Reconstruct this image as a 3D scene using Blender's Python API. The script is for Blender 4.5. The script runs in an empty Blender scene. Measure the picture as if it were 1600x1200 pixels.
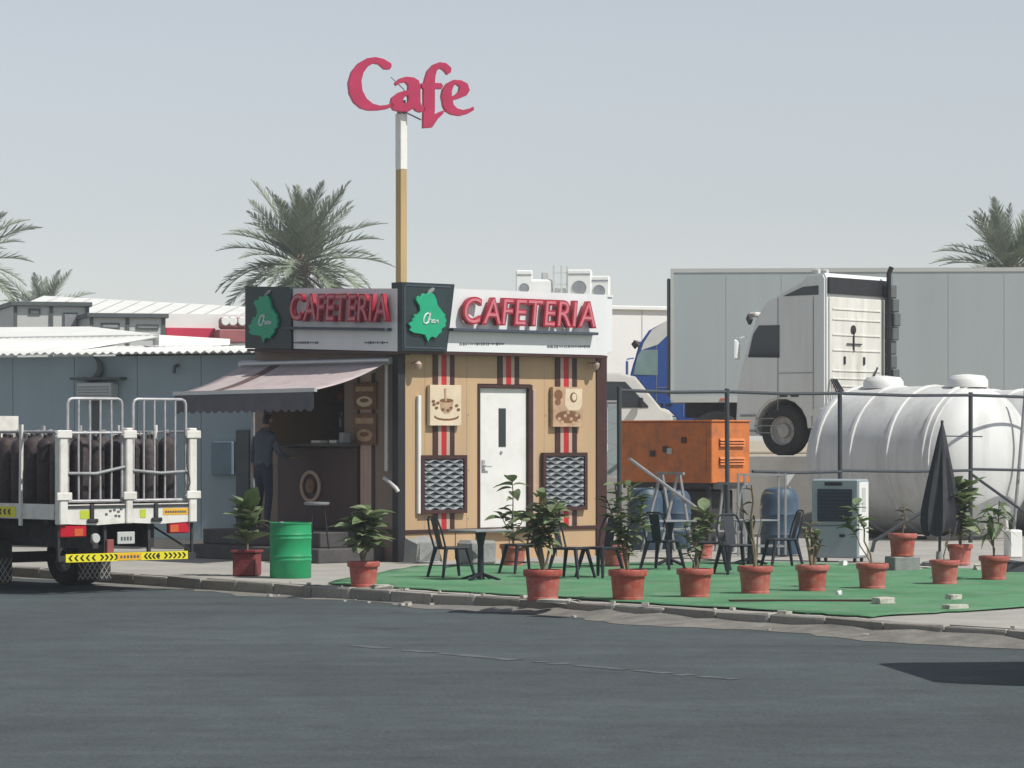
import bpy, bmesh, math, random
from mathutils import Vector, Matrix, Euler

R = math.radians
rnd = random.Random(7)
scene = bpy.context.scene
COL = scene.collection

# ------------------------------------------------------------------ camera
CAM_H, FOC, HOR = 1.9, 5000.0, 685.0          # eye height, focal length and horizon row in photo pixels
cam_d = bpy.data.cameras.new('camera')
cam = bpy.data.objects.new('camera', cam_d); COL.objects.link(cam)
cam.location = (0, 0, CAM_H); cam.rotation_euler = (R(90), 0, 0)
cam_d.sensor_width = 36.0; cam_d.lens = FOC / 1600 * 36
cam_d.shift_y = (HOR - 600) / 1600
cam_d.clip_start = 0.5; cam_d.clip_end = 5000
scene.camera = cam

# ------------------------------------------------------------------ light
SUN_AZ = Vector((0.88, -0.47)).normalized(); SUN_EL = R(52)
S = Vector((SUN_AZ.x * math.cos(SUN_EL), SUN_AZ.y * math.cos(SUN_EL), math.sin(SUN_EL)))
world = bpy.data.worlds.new('World'); scene.world = world; world.use_nodes = True
wn = world.node_tree.nodes; wl = world.node_tree.links; wn.clear()
sky = wn.new('ShaderNodeTexSky'); sky.sky_type = 'NISHITA'; sky.sun_disc = False
sky.sun_elevation = SUN_EL; sky.sun_rotation = math.atan2(SUN_AZ.x, SUN_AZ.y)
sky.air_density = 1.0; sky.dust_density = 0.35; sky.ozone_density = 1.0; sky.altitude = 0
hsv = wn.new('ShaderNodeHueSaturation'); hsv.inputs['Saturation'].default_value = 0.34
bgn = wn.new('ShaderNodeBackground'); bgn.inputs['Strength'].default_value = 0.100
out = wn.new('ShaderNodeOutputWorld')
tint = wn.new('ShaderNodeMix'); tint.data_type = 'RGBA'; tint.blend_type = 'MULTIPLY'; tint.inputs['Factor'].default_value = 1.0; tint.inputs['B'].default_value = (0.985, 0.995, 1.02, 1)
wl.new(sky.outputs[0], hsv.inputs['Color']); wl.new(hsv.outputs[0], tint.inputs['A']); wl.new(tint.outputs['Result'], bgn.inputs['Color']); wl.new(bgn.outputs[0], out.inputs['Surface'])
sl = bpy.data.lights.new('sun', 'SUN'); sl.energy = 4.6; sl.angle = R(0.6); sl.color = (1.0, 0.965, 0.90)
so = bpy.data.objects.new('sun', sl); COL.objects.link(so)
so.location = (30, -5, 40); so.rotation_euler = S.to_track_quat('Z', 'Y').to_euler()
vs = scene.view_settings
vs.view_transform = 'Standard'; vs.look = 'None'; vs.exposure = 0.10; vs.gamma = 1.0; vs.use_curve_mapping = False

# ------------------------------------------------------------------ helpers
A = R(42.3)                                    # the cafe plot is turned by this much
U = Vector((math.cos(A), math.sin(A))); V = Vector((-math.sin(A), math.cos(A)))
PZ = 0.14                                      # height of the pavement above the road

def gp(px, py, z=PZ):
    """a point of the ground plane at height z, measured off the photograph"""
    Y = FOC * (CAM_H - z) / (py - HOR)
    return Vector(((px - 800) / FOC * Y, Y, z))
def pt(px, py, Y):
    return Vector(((px - 800) / FOC * Y, Y, CAM_H - (py - HOR) / FOC * Y))

MATS = {}
def mat(name, rgb, rough=0.6, metal=0.0, var=0.18, scale=2.5, bump=0.0, bscale=80.0, dirt=None, dirt_amt=0.35, spec=0.4, streak=False, trans=0.0, coat=0.0, rand=0.0):
    if name in MATS: return MATS[name]
    rgb = tuple(c*0.87 for c in rgb); dirt = tuple(c*0.87 for c in dirt) if dirt else None
    m = bpy.data.materials.new(name); m.use_nodes = True
    nt = m.node_tree; n = nt.nodes; l = nt.links
    b = n['Principled BSDF']
    b.inputs['Roughness'].default_value = rough; b.inputs['Metallic'].default_value = metal
    b.inputs['Specular IOR Level'].default_value = spec
    if coat: b.inputs['Coat Weight'].default_value = coat; b.inputs['Coat Roughness'].default_value = 0.15
    tc = n.new('ShaderNodeTexCoord')
    mp = n.new('ShaderNodeMapping'); l.new(tc.outputs['Object'], mp.inputs['Vector'])
    if streak: mp.inputs['Scale'].default_value = (1, 1, 0.12)
    no = n.new('ShaderNodeTexNoise'); no.inputs['Scale'].default_value = scale; no.inputs['Detail'].default_value = 6; no.inputs['Roughness'].default_value = 0.62
    l.new(mp.outputs[0], no.inputs['Vector'])
    rp = n.new('ShaderNodeValToRGB'); rp.color_ramp.elements[0].position = 0.3; rp.color_ramp.elements[1].position = 0.72
    d = [c * (1 - var) for c in rgb]; h = [min(1, c * (1 + var)) for c in rgb]
    rp.color_ramp.elements[0].color = (*d, 1); rp.color_ramp.elements[1].color = (*h, 1)
    l.new(no.outputs['Fac'], rp.inputs['Fac'])
    col = rp.outputs[0]
    if dirt:
        n2 = n.new('ShaderNodeTexNoise'); n2.inputs['Scale'].default_value = scale * 2.3; n2.inputs['Detail'].default_value = 8; n2.inputs['Roughness'].default_value = 0.7
        l.new(mp.outputs[0], n2.inputs['Vector'])
        r2 = n.new('ShaderNodeMapRange'); r2.inputs['From Min'].default_value = 0.46; r2.inputs['From Max'].default_value = 0.72
        r2.inputs['To Max'].default_value = dirt_amt
        l.new(n2.outputs['Fac'], r2.inputs['Value'])
        mx = n.new('ShaderNodeMix'); mx.data_type = 'RGBA'
        l.new(r2.outputs[0], mx.inputs['Factor']); l.new(col, mx.inputs['A']); mx.inputs['B'].default_value = (*dirt, 1)
        col = mx.outputs['Result']
    if rand:
        oi = n.new('ShaderNodeObjectInfo'); mr = n.new('ShaderNodeMapRange'); mr.inputs['To Min'].default_value = 1-rand; mr.inputs['To Max'].default_value = 1+rand
        l.new(oi.outputs['Random'], mr.inputs['Value'])
        hs = n.new('ShaderNodeHueSaturation'); l.new(mr.outputs[0], hs.inputs['Value']); l.new(col, hs.inputs['Color'])
        m2 = n.new('ShaderNodeMapRange'); m2.inputs['To Min'].default_value = 1+rand*.4; m2.inputs['To Max'].default_value = 1-rand*.6
        l.new(oi.outputs['Random'], m2.inputs['Value']); l.new(m2.outputs[0], hs.inputs['Saturation'])
        col = hs.outputs[0]
    l.new(col, b.inputs['Base Color'])
    if bump:
        n3 = n.new('ShaderNodeTexNoise'); n3.inputs['Scale'].default_value = bscale; n3.inputs['Detail'].default_value = 4
        l.new(tc.outputs['Object'], n3.inputs['Vector'])
        bp = n.new('ShaderNodeBump'); bp.inputs['Strength'].default_value = bump; bp.inputs['Distance'].default_value = 0.02
        l.new(n3.outputs['Fac'], bp.inputs['Height']); l.new(bp.outputs[0], b.inputs['Normal'])
    if trans:
        b.inputs['Subsurface Weight'].default_value = 0.0
        tr = n.new('ShaderNodeBsdfTranslucent'); l.new(col, tr.inputs['Color'])
        ms = n.new('ShaderNodeMixShader'); ms.inputs[0].default_value = trans
        l.new(b.outputs[0], ms.inputs[1]); l.new(tr.outputs[0], ms.inputs[2])
        l.new(ms.outputs[0], n['Material Output'].inputs['Surface'])
    MATS[name] = m
    return m

class MB:
    """collects shapes; build() links them as one mesh object"""
    def __init__(s): s.bm = bmesh.new(); s.mi = 0
    def _mark(s, faces):
        for f in faces: f.material_index = s.mi
    def box(s, x0, x1, y0, y1, z0, z1, b=0.0, M=None):
        x0, x1 = min(x0, x1), max(x0, x1); y0, y1 = min(y0, y1), max(y0, y1); z0, z1 = min(z0, z1), max(z0, z1)
        vs_ = [s.bm.verts.new(p) for p in ((x0,y0,z0),(x1,y0,z0),(x1,y1,z0),(x0,y1,z0),(x0,y0,z1),(x1,y0,z1),(x1,y1,z1),(x0,y1,z1))]
        fs = [s.bm.faces.new([vs_[i] for i in q]) for q in ((3,2,1,0),(4,5,6,7),(0,1,5,4),(1,2,6,5),(2,3,7,6),(3,0,4,7))]
        s._mark(fs)
        if b > 0:
            es = list({e for f in fs for e in f.edges})
            r = bmesh.ops.bevel(s.bm, geom=es, offset=b, segments=1, affect='EDGES')
            s._mark(r['faces'])
            vs_ = list({v for f in r['faces'] for v in f.verts})
        if M is not None:
            bmesh.ops.transform(s.bm, matrix=M, verts=[v for v in vs_ if v.is_valid])
        return s
    def beam(s, p0, p1, w, h=None, up=(0,0,1)):
        p0, p1 = Vector(p0), Vector(p1); h = h or w
        d = (p1 - p0); L = d.length; d.normalize()
        upv = Vector(up)
        if abs(d.dot(upv)) > 0.98: upv = Vector((1,0,0))
        x = d.cross(upv).normalized(); z = x.cross(d).normalized()
        q = []
        for t in (0, L):
            for a, c in ((-1,-1),(1,-1),(1,1),(-1,1)):
                q.append(s.bm.verts.new(p0 + d*t + x*(a*w/2) + z*(c*h/2)))
        fs = [s.bm.faces.new([q[i] for i in f]) for f in ((0,1,2,3),(7,6,5,4),(0,4,5,1),(1,5,6,2),(2,6,7,3),(3,7,4,0))]
        s._mark(fs); return s
    def cyl(s, p0, p1, r0, r1=None, n=12, cap=True):
        r1 = r0 if r1 is None else r1
        return s.tube([p0, p1], [r0, r1], n, cap)
    def tube(s, pts, r, n=8, cap=True):
        pts = [Vector(p) for p in pts]
        rs = r if isinstance(r, (list, tuple)) else [r]*len(pts)
        rings = []; ref = None
        for i, p in enumerate(pts):
            if i == 0: t = pts[1]-pts[0]
            elif i == len(pts)-1: t = pts[-1]-pts[-2]
            else: t = (pts[i+1]-pts[i]).normalized() + (pts[i]-pts[i-1]).normalized()
            t.normalize()
            if ref is None: ref = Vector((0,0,1)) if abs(t.z) < 0.9 else Vector((1,0,0))
            x = t.cross(ref)
            if x.length < 1e-4: x = t.orthogonal()
            x.normalize(); y = t.cross(x).normalized(); ref = -y if False else x.cross(t)
            rings.append([s.bm.verts.new(p + x*(math.cos(a)*rs[i]) + y*(math.sin(a)*rs[i])) for a in (2*math.pi*k/n for k in range(n))])
        fs = []
        for a, b in zip(rings, rings[1:]):
            for k in range(n): fs.append(s.bm.faces.new((a[k], a[(k+1)%n], b[(k+1)%n], b[k])))
        if cap:
            fs.append(s.bm.faces.new(rings[0][::-1])); fs.append(s.bm.faces.new(rings[-1]))
        s._mark(fs); return s
    def lathe(s, prof, n=20, c=(0,0,0), axis='z', cap=True):
        c = Vector(c); rings = []
        for r, z in prof:
            ring = []
            for k in range(n):
                a = 2*math.pi*k/n; x, y = r*math.cos(a), r*math.sin(a)
                v = Vector((x, y, z)) if axis == 'z' else (Vector((z, x, y)) if axis == 'x' else Vector((x, z, -y)))
                ring.append(s.bm.verts.new(c+v))
            rings.append(ring)
        fs = []
        for a, b in zip(rings, rings[1:]):
            for k in range(n): fs.append(s.bm.faces.new((a[k], a[(k+1)%n], b[(k+1)%n], b[k])))
        if cap:
            fs.append(s.bm.faces.new(rings[0][::-1])); fs.append(s.bm.faces.new(rings[-1]))
        s._mark(fs); return s
    def prism(s, poly, a0, a1, plane='yz', b=0.0):
        """poly in the named plane, extruded along the remaining axis from a0 to a1"""
        def P(p, a):
            return {'yz': (a, p[0], p[1]), 'xz': (p[0], a, p[1]), 'xy': (p[0], p[1], a)}[plane]
        q0 = [s.bm.verts.new(P(p, a0)) for p in poly]; q1 = [s.bm.verts.new(P(p, a1)) for p in poly]
        n = len(poly); fs = [s.bm.faces.new(q0[::-1]), s.bm.faces.new(q1)]
        for i in range(n): fs.append(s.bm.faces.new((q0[i], q0[(i+1)%n], q1[(i+1)%n], q1[i])))
        bmesh.ops.recalc_face_normals(s.bm, faces=fs)
        s._mark(fs)
        if b > 0:
            es = list({e for f in fs[:2] for e in f.edges})
            r = bmesh.ops.bevel(s.bm, geom=es, offset=b, segments=2, affect='EDGES'); s._mark(r['faces'])
        return s
    def face(s, pts):
        f = s.bm.faces.new([s.bm.verts.new(p) for p in pts]); s._mark([f]); return s
    def mesh(s, name, mats, smooth=False):
        me = bpy.data.meshes.new(name); bmesh.ops.recalc_face_normals(s.bm, faces=s.bm.faces)
        s.bm.to_mesh(me); s.bm.free()
        for m in (mats if isinstance(mats, (list, tuple)) else [mats]): me.materials.append(m)
        if smooth:
            me.shade_smooth(); me.set_sharp_from_angle(angle=R(38))
        return me
    def build(s, name, mats, parent=None, smooth=False):
        return link(name, s.mesh(name, mats, smooth), parent)

def link(name, data, parent=None):
    o = bpy.data.objects.new(name, data); COL.objects.link(o)
    if parent is not None: o.parent = parent
    return o
def tag(o, label, cat, group=None):
    o['label'] = label; o['category'] = cat
    if group: o['group'] = group
    return o
def thing(name, label, cat, loc, rz=0.0, group=None):
    o = bpy.data.objects.new(name, None); COL.objects.link(o)
    o.empty_display_size = 0.2
    o.location = loc; o.rotation_euler = (0, 0, rz)
    return tag(o, label, cat, group)
def struct(o): o['kind'] = 'structure'; return o
KIDS = {}
def copy_tree(o, parent=None):
    c = o.copy(); COL.objects.link(c); c.parent = parent
    for ch in list(o.children): copy_tree(ch, c)
    return c
def outline_mesh(name, loops, depth, mats, bevel=0.0, offset=0.0):
    """closed 2D outlines (inner ones become holes) extruded; lies in x-z, front face towards -y"""
    cu = bpy.data.curves.new(name, 'CURVE'); cu.dimensions = '2D'; cu.fill_mode = 'BOTH'; cu.extrude = depth/2; cu.bevel_depth = bevel; cu.offset = offset
    for lp in loops:
        sp = cu.splines.new('POLY'); sp.points.add(len(lp)-1)
        for p, q in zip(sp.points, lp): p.co = (q[0], q[1], 0, 1)
        sp.use_cyclic_u = True
    o = bpy.data.objects.new(name, cu); COL.objects.link(o)
    dg = bpy.context.evaluated_depsgraph_get()
    me = bpy.data.meshes.new_from_object(o.evaluated_get(dg)); bpy.data.objects.remove(o)
    me.transform(Matrix.Rotation(R(90), 4, 'X'))
    me.materials.clear()
    for m in (mats if isinstance(mats, (list, tuple)) else [mats]): me.materials.append(m)
    return me
def glyph(ch, size, depth, mats, offset=0.0, shear=0.0):
    cu = bpy.data.curves.new('glyph', 'FONT'); cu.body = ch; cu.size = size; cu.extrude = depth/2; cu.offset = offset; cu.shear = shear
    cu.resolution_u = 4
    o = bpy.data.objects.new('glyph', cu); COL.objects.link(o)
    dg = bpy.context.evaluated_depsgraph_get()
    me = bpy.data.meshes.new_from_object(o.evaluated_get(dg)); bpy.data.objects.remove(o)
    me.transform(Matrix.Rotation(R(90), 4, 'X'))
    me.materials.clear()
    for m in (mats if isinstance(mats, (list, tuple)) else [mats]): me.materials.append(m)
    return me

# ------------------------------------------------------------------ materials
def asphalt():
    m = bpy.data.materials.new('asphalt'); m.use_nodes = True; nt = m.node_tree; n = nt.nodes; l = nt.links; b = n['Principled BSDF']
    b.inputs['Roughness'].default_value = 0.88; b.inputs['Specular IOR Level'].default_value = 0.25
    tc = n.new('ShaderNodeTexCoord')
    def noise(scale, detail, rough, stretch=None):
        mp = n.new('ShaderNodeMapping'); l.new(tc.outputs['Object'], mp.inputs['Vector'])
        if stretch: mp.inputs['Rotation'].default_value = (0, 0, -math.atan2(0.756, -0.655)); mp.inputs['Scale'].default_value = stretch
        t = n.new('ShaderNodeTexNoise'); t.inputs['Scale'].default_value = scale; t.inputs['Detail'].default_value = detail; t.inputs['Roughness'].default_value = rough
        l.new(mp.outputs[0], t.inputs['Vector']); return t.outputs['Fac']
    def rng(src, a, c, lo, hi):
        r = n.new('ShaderNodeMapRange'); r.inputs['From Min'].default_value = a; r.inputs['From Max'].default_value = c; r.inputs['To Min'].default_value = lo; r.inputs['To Max'].default_value = hi
        l.new(src, r.inputs['Value']); return r.outputs[0]
    def mul(a, c):
        x = n.new('ShaderNodeMath'); x.operation = 'MULTIPLY'; l.new(a, x.inputs[0]); l.new(c, x.inputs[1]); return x.outputs[0]
    f = mul(rng(noise(.22, 5, .6), .3, .7, .80, 1.20), rng(noise(1.0, 6, .7, (.09, .9, 1)), .3, .7, .84, 1.16))
    f = mul(f, rng(noise(28, 3, .8), .25, .75, .55, 1.45)); f = mul(f, rng(noise(2.2, 4, .8), .3, .7, .84, 1.16))
    f = mul(f, rng(noise(.8, 7, .75), .60, .72, 1.0, 1.30)); f = mul(f, rng(noise(.55, 6, .7), .28, .38, .72, 1.0))
    cb = n.new('ShaderNodeCombineXYZ')
    for k, c in enumerate((0.059, 0.072, 0.076)):
        x = n.new('ShaderNodeMath'); x.operation = 'MULTIPLY'; x.inputs[1].default_value = c; l.new(f, x.inputs[0]); l.new(x.outputs[0], cb.inputs[k])
    l.new(cb.outputs[0], b.inputs['Base Color'])
    bp = n.new('ShaderNodeBump'); bp.inputs['Strength'].default_value = 0.6; bp.inputs['Distance'].default_value = 0.01; l.new(noise(60, 3, .7), bp.inputs['Height']); l.new(bp.outputs[0], b.inputs['Normal'])
    return m
m_asph = asphalt()
m_sand = mat('sand', (0.42, 0.36, 0.27), 0.95, var=0.15, scale=0.5, bump=0.4, bscale=30)
m_gutter = mat('gutter_sand', (0.20, 0.19, 0.17), 0.95, var=0.3, scale=3, bump=0.5, bscale=40, dirt=(0.10,0.10,0.10), dirt_amt=0.6)
m_conc = mat('concrete', (0.37, 0.355, 0.325), 0.9, var=0.16, scale=0.9, bump=0.3, bscale=60, dirt=(0.26,0.25,0.22), dirt_amt=0.55)
m_kerb = mat('kerb_concrete', (0.30, 0.285, 0.25), 0.9, var=0.25, scale=3, bump=0.5, bscale=40, dirt=(0.13,0.12,0.11), dirt_amt=0.6, rand=.2)
m_turf = mat('artificial_turf', (0.130, 0.345, 0.175), 0.9, var=0.25, scale=0.8, bump=0.9, bscale=220, dirt=(0.30,0.40,0.29), dirt_amt=0.8, spec=0.15)
m_wood = mat('beige_cladding', (0.51, 0.35, 0.200), 0.6, var=0.09, scale=1.2, bump=0.12, bscale=50, dirt=(0.40,0.30,0.20), dirt_amt=0.55, streak=True)
m_woodshade = m_wood
m_brown = mat('dark_brown_trim', (0.055, 0.022, 0.018), 0.5, var=0.25, scale=4)
m_red = mat('red_stripe', (0.50, 0.018, 0.022), 0.5, var=0.1, scale=4)
m_pinkst = mat('pale_stripe', (0.50, 0.36, 0.29), 0.55, var=0.08, scale=4)
m_black = mat('black_paint', (0.018, 0.018, 0.022), 0.5, var=0.3, scale=6)
m_white = mat('white_paint', (0.78, 0.78, 0.75), 0.45, var=0.05, scale=1.5, dirt=(0.55,0.52,0.45), dirt_amt=0.35)
m_signw = mat('sign_white', (0.74, 0.76, 0.77), 0.4, var=0.04, scale=1.0, dirt=(0.56,0.56,0.54), dirt_amt=0.35, streak=True)
m_signd = mat('sign_dark_green', (0.020, 0.036, 0.040), 0.4, var=0.2, scale=3)
m_green = mat('emblem_green', (0.010, 0.36, 0.19), 0.4, var=0.1, scale=3)
m_lred = mat('letter_red', (0.38, 0.016, 0.038), 0.4, var=0.12, scale=5)
m_lpink = mat('letter_face', (0.60, 0.17, 0.21), 0.4, var=0.15, scale=6)
m_ledge = mat('slate_ledge', (0.06, 0.075, 0.10), 0.6, var=0.2)
m_cafe = mat('cafe_letter_red', (0.50, 0.035, 0.105), 0.45, var=0.12, scale=4)
m_awn = mat('awning_fabric', (0.64, 0.55, 0.55), 0.85, var=0.08, scale=1.5, bump=0.15, bscale=200, dirt=(0.38,0.33,0.32), dirt_amt=0.5, trans=0.25)
m_awnst = mat('awning_dark_stripe', (0.17, 0.11, 0.11), 0.85, var=0.1, trans=0.2)
m_alu = mat('aluminium', (0.55, 0.56, 0.57), 0.4, metal=0.6, var=0.08)
m_pvc = mat('white_pvc', (0.62, 0.60, 0.58), 0.4, var=0.06)
m_terra = mat('terracotta_plastic', (0.42, 0.085, 0.062), 0.55, var=0.14, scale=5, dirt=(0.47,0.27,0.21), dirt_amt=0.65, rand=.16)
m_terra2 = mat('maroon_plastic', (0.22, 0.030, 0.035), 0.5, var=0.15, scale=5, dirt=(0.25,0.12,0.10), dirt_amt=0.3)
m_soil = mat('soil', (0.10, 0.075, 0.05), 0.95, var=0.3, scale=20, bump=0.6, bscale=80)
m_leaf = mat('leaf_green', (0.150, 0.215, 0.088), 0.7, var=0.35, scale=6, trans=0.22, rand=.35)
m_leaf2 = mat('leaf_pale', (0.26, 0.31, 0.155), 0.7, var=0.35, scale=6, trans=0.22, rand=.3)
m_leafdry = mat('leaf_dry', (0.20, 0.15, 0.08), 0.7, var=0.3, scale=6, trans=0.15)
m_stem = mat('plant_stem', (0.20, 0.16, 0.10), 0.8, var=0.25, scale=12)
m_palm = mat('palm_leaf', (0.225, 0.265, 0.185), 0.65, var=0.3, scale=2.0, trans=0.15)
m_palm2 = mat('palm_leaf_dry', (0.26, 0.25, 0.17), 0.7, var=0.3, scale=2.0, trans=0.1)
m_trunk = mat('palm_trunk', (0.16, 0.12, 0.085), 0.95, var=0.35, scale=5, bump=0.8, bscale=14)
m_drum = mat('drum_green', (0.012, 0.33, 0.125), 0.45, var=0.12, scale=4, dirt=(0.05,0.22,0.10), dirt_amt=0.5)
m_tyre = mat('tyre_rubber', (0.022, 0.022, 0.023), 0.85, var=0.3, scale=8, dirt=(0.09,0.08,0.07), dirt_amt=0.4)
m_rim = mat('wheel_rim', (0.45, 0.45, 0.44), 0.5, metal=0.4, var=0.2, scale=8, dirt=(0.2,0.17,0.13), dirt_amt=0.5)
m_chas = mat('chassis_black', (0.030, 0.031, 0.034), 0.75, var=0.3, scale=5, dirt=(0.10,0.09,0.08), dirt_amt=0.5)
m_tkwhite = mat('truck_cream', (0.76, 0.75, 0.70), 0.4, var=0.06, scale=3, dirt=(0.40,0.33,0.25), dirt_amt=0.45)
m_bar = mat('galvanised_bar', (0.50, 0.50, 0.52), 0.5, metal=0.3, var=0.2, scale=6, dirt=(0.28,0.22,0.17), dirt_amt=0.6)
m_yel = mat('hazard_yellow', (0.80, 0.72, 0.02), 0.45, var=0.08, scale=5)
m_ora = mat('sticker_orange', (0.80, 0.44, 0.03), 0.45, var=0.08, scale=5)
m_lime = mat('sticker_lime', (0.52, 0.60, 0.05), 0.45, var=0.08, scale=5)
m_tail = mat('tail_light_red', (0.50, 0.012, 0.030), 0.2, var=0.1, scale=9)
m_tailo = mat('tail_light_amber', (0.60, 0.12, 0.04), 0.2, var=0.1, scale=9)
m_cylr = mat('gas_cylinder_maroon', (0.040, 0.027, 0.028), 0.7, var=0.5, scale=7, dirt=(0.11,0.09,0.085), dirt_amt=0.6, rand=.45)
m_grey = mat('cabin_grey', (0.31, 0.40, 0.44), 0.7, var=0.05, scale=0.8, bump=0.1, bscale=40, dirt=(0.27,0.33,0.35), dirt_amt=0.4, streak=True)
m_roofw = mat('white_roof_sheet', (0.80, 0.81, 0.78), 0.55, var=0.05, scale=0.6, dirt=(0.66,0.64,0.57), dirt_amt=0.45)
m_farw = mat('far_white_wall', (0.80, 0.80, 0.78), 0.7, var=0.05, scale=0.4, dirt=(0.62,0.61,0.56), dirt_amt=0.35)
m_farg = mat('cabin_pale', (0.52, 0.54, 0.52), 0.7, var=0.06, scale=0.6)
m_trimd = mat('cabin_trim', (0.10, 0.115, 0.115), 0.6, var=0.15)
m_redfas = mat('red_fascia', (0.56, 0.035, 0.085), 0.5, var=0.1, scale=1)
m_redfas2 = mat('faded_red_panel', (0.36, 0.12, 0.125), 0.6, var=0.2, scale=1.2)
m_glass = mat('dark_glass', (0.020, 0.026, 0.034), 0.08, var=0.2, spec=0.6)
m_glassg = mat('greenish_glass', (0.22, 0.33, 0.33), 0.1, var=0.2, spec=0.6)
m_orange = mat('generator_orange', (0.62, 0.180, 0.038), 0.6, var=0.16, scale=2, dirt=(0.24,0.11,0.07), dirt_amt=0.75)
m_trail = mat('trailer_grey_white', (0.41, 0.465, 0.48), 0.5, var=0.03, scale=0.25, dirt=(0.34,0.37,0.365), dirt_amt=0.45, streak=True)
m_cabg = mat('cab_silver_white', (0.76, 0.79, 0.79), 0.4, var=0.05, scale=0.8, dirt=(0.56,0.56,0.52), dirt_amt=0.5, coat=0.1, streak=True)
m_cabw = mat('cab_rear_white', (0.74, 0.74, 0.69), 0.5, var=0.05, scale=1.2, dirt=(0.40,0.36,0.29), dirt_amt=0.65, streak=True)
m_blue = mat('cab_blue', (0.018, 0.085, 0.36), 0.35, var=0.1, scale=1.2, coat=0.4)
m_bdrum = mat('drum_blue', (0.040, 0.080, 0.130), 0.5, var=0.2, scale=3, dirt=(0.09,0.13,0.16), dirt_amt=0.5)
m_tank = mat('tank_white', (0.69, 0.70, 0.69), 0.6, var=0.06, scale=0.7, dirt=(0.40,0.40,0.38), dirt_amt=0.75, streak=True)
m_fence = mat('fence_steel', (0.055, 0.065, 0.075), 0.6, metal=0.2, var=0.2, scale=4)
m_steel = mat('grey_steel', (0.30, 0.31, 0.32), 0.6, metal=0.3, var=0.2, scale=5)
m_chair = mat('chair_metal', (0.022, 0.026, 0.036), 0.5, metal=0.3, var=0.25, scale=6)
m_table = mat('table_top_grey', (0.23, 0.25, 0.26), 0.5, var=0.15, scale=5)
m_cool = mat('cooler_shade_grey', (0.30, 0.36, 0.38), 0.5, var=0.06, scale=2)
m_coolw = mat('cooler_white', (0.80, 0.81, 0.78), 0.45, var=0.05, scale=2)
m_umb = mat('umbrella_fabric', (0.040, 0.042, 0.050), 0.85, var=0.25, scale=5)
m_stone = mat('debris_stone', (0.50, 0.48, 0.42), 0.9, var=0.25, scale=9, bump=0.5, bscale=30)
m_block = mat('concrete_block', (0.27, 0.28, 0.27), 0.95, var=0.2, scale=6, bump=0.5, bscale=40)
m_step = mat('step_stone', (0.075, 0.07, 0.07), 0.7, var=0.3, scale=4)
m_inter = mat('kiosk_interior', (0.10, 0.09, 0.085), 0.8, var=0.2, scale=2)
m_shirt = mat('shirt_slate', (0.085, 0.105, 0.135), 0.85, var=0.15, scale=8)
m_trou = mat('trousers_navy', (0.030, 0.038, 0.065), 0.85, var=0.2, scale=8)
m_skin = mat('skin', (0.34, 0.20, 0.14), 0.55, var=0.08, scale=8)
m_hair = mat('hair_black', (0.012, 0.010, 0.010), 0.6, var=0.3, scale=30)
m_shoe = mat('shoe_pale', (0.42, 0.40, 0.37), 0.6, var=0.15, scale=10)
m_sepia1 = mat('print_cream', (0.70, 0.58, 0.42), 0.5, var=0.10, scale=4)
m_sepia2 = mat('print_brown', (0.20, 0.095, 0.045), 0.5, var=0.3, scale=7)
m_sepia3 = mat('print_tan', (0.48, 0.32, 0.20), 0.5, var=0.25, scale=6)
m_wave = mat('wave_relief_grey', (0.135, 0.155, 0.165), 0.5, var=0.2, scale=6)
m_ink = mat('printed_ink', (0.10, 0.11, 0.13), 0.6, var=0.2)
m_mark = mat('worn_line_paint', (0.105, 0.118, 0.122), 0.85, var=0.4, scale=4)

# ------------------------------------------------------------------ ground
KP = Vector((4.68, 29.35)); KD = Vector((-9.66, 12.15)).normalized(); KN = Vector((KD.y, -KD.x))   # kerb line; KN points onto the plot
def k3(t, n, z): p = KP + KD*t + KN*n; return (p.x, p.y, z)
b = MB(); b.face([(-1500,-300,-0.012),(1500,-300,-0.012),(1500,2600,-0.012),(-1500,2600,-0.012)]); struct(b.build('ground', m_sand))
b = MB(); b.face([k3(-70,-0.0,0),k3(160,-0.0,0),k3(160,-60,0),k3(-70,-60,0)]); struct(b.build('road', m_asph))
# sand drifted into the gutter, uneven edge
b = MB(); N = 120
top = []; bot = []
for i in range(N+1):
    t = -8 + 34*i/N
    top.append(b.bm.verts.new(k3(t, 0.001, 0.012 + (0.075 if t < 6.5 else max(0, .075*(1-(t-6.5)/2.5)))*rnd.uniform(.55,1.1))))
    w = 0.30 + 0.16*math.sin(t*1.7) + rnd.uniform(-0.1, 0.12) + (0.18 if t < 7 else 0)
    bot.append(b.bm.verts.new(k3(t, -max(0.08, w), 0.004)))
for i in range(N): b.bm.faces.new((top[i], bot[i], bot[i+1], top[i+1]))
o = b.build('gutter_dust', m_gutter); o['kind'] = 'stuff'; tag(o, 'pale dust drifted along the gutter below the kerb', 'dust')
# worn paint line crossing the road
b = MB()
pa, pb_ = gp(540, 1008, 0), gp(1150, 1062, 0)
for i in range(40):
    if rnd.random() < 0.22: continue
    q0, q1 = pa.lerp(pb_, i/40), pa.lerp(pb_, (i+0.8+rnd.random()*0.15)/40)
    nn = Vector((-(q1-q0).y, (q1-q0).x, 0)).normalized()*rnd.uniform(0.05, 0.10)
    b.face([tuple(v + Vector((0,0,0.004))) for v in (q0-nn, q1-nn, q1+nn, q0+nn)])
struct(b.build('worn_road_line', m_mark))
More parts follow.
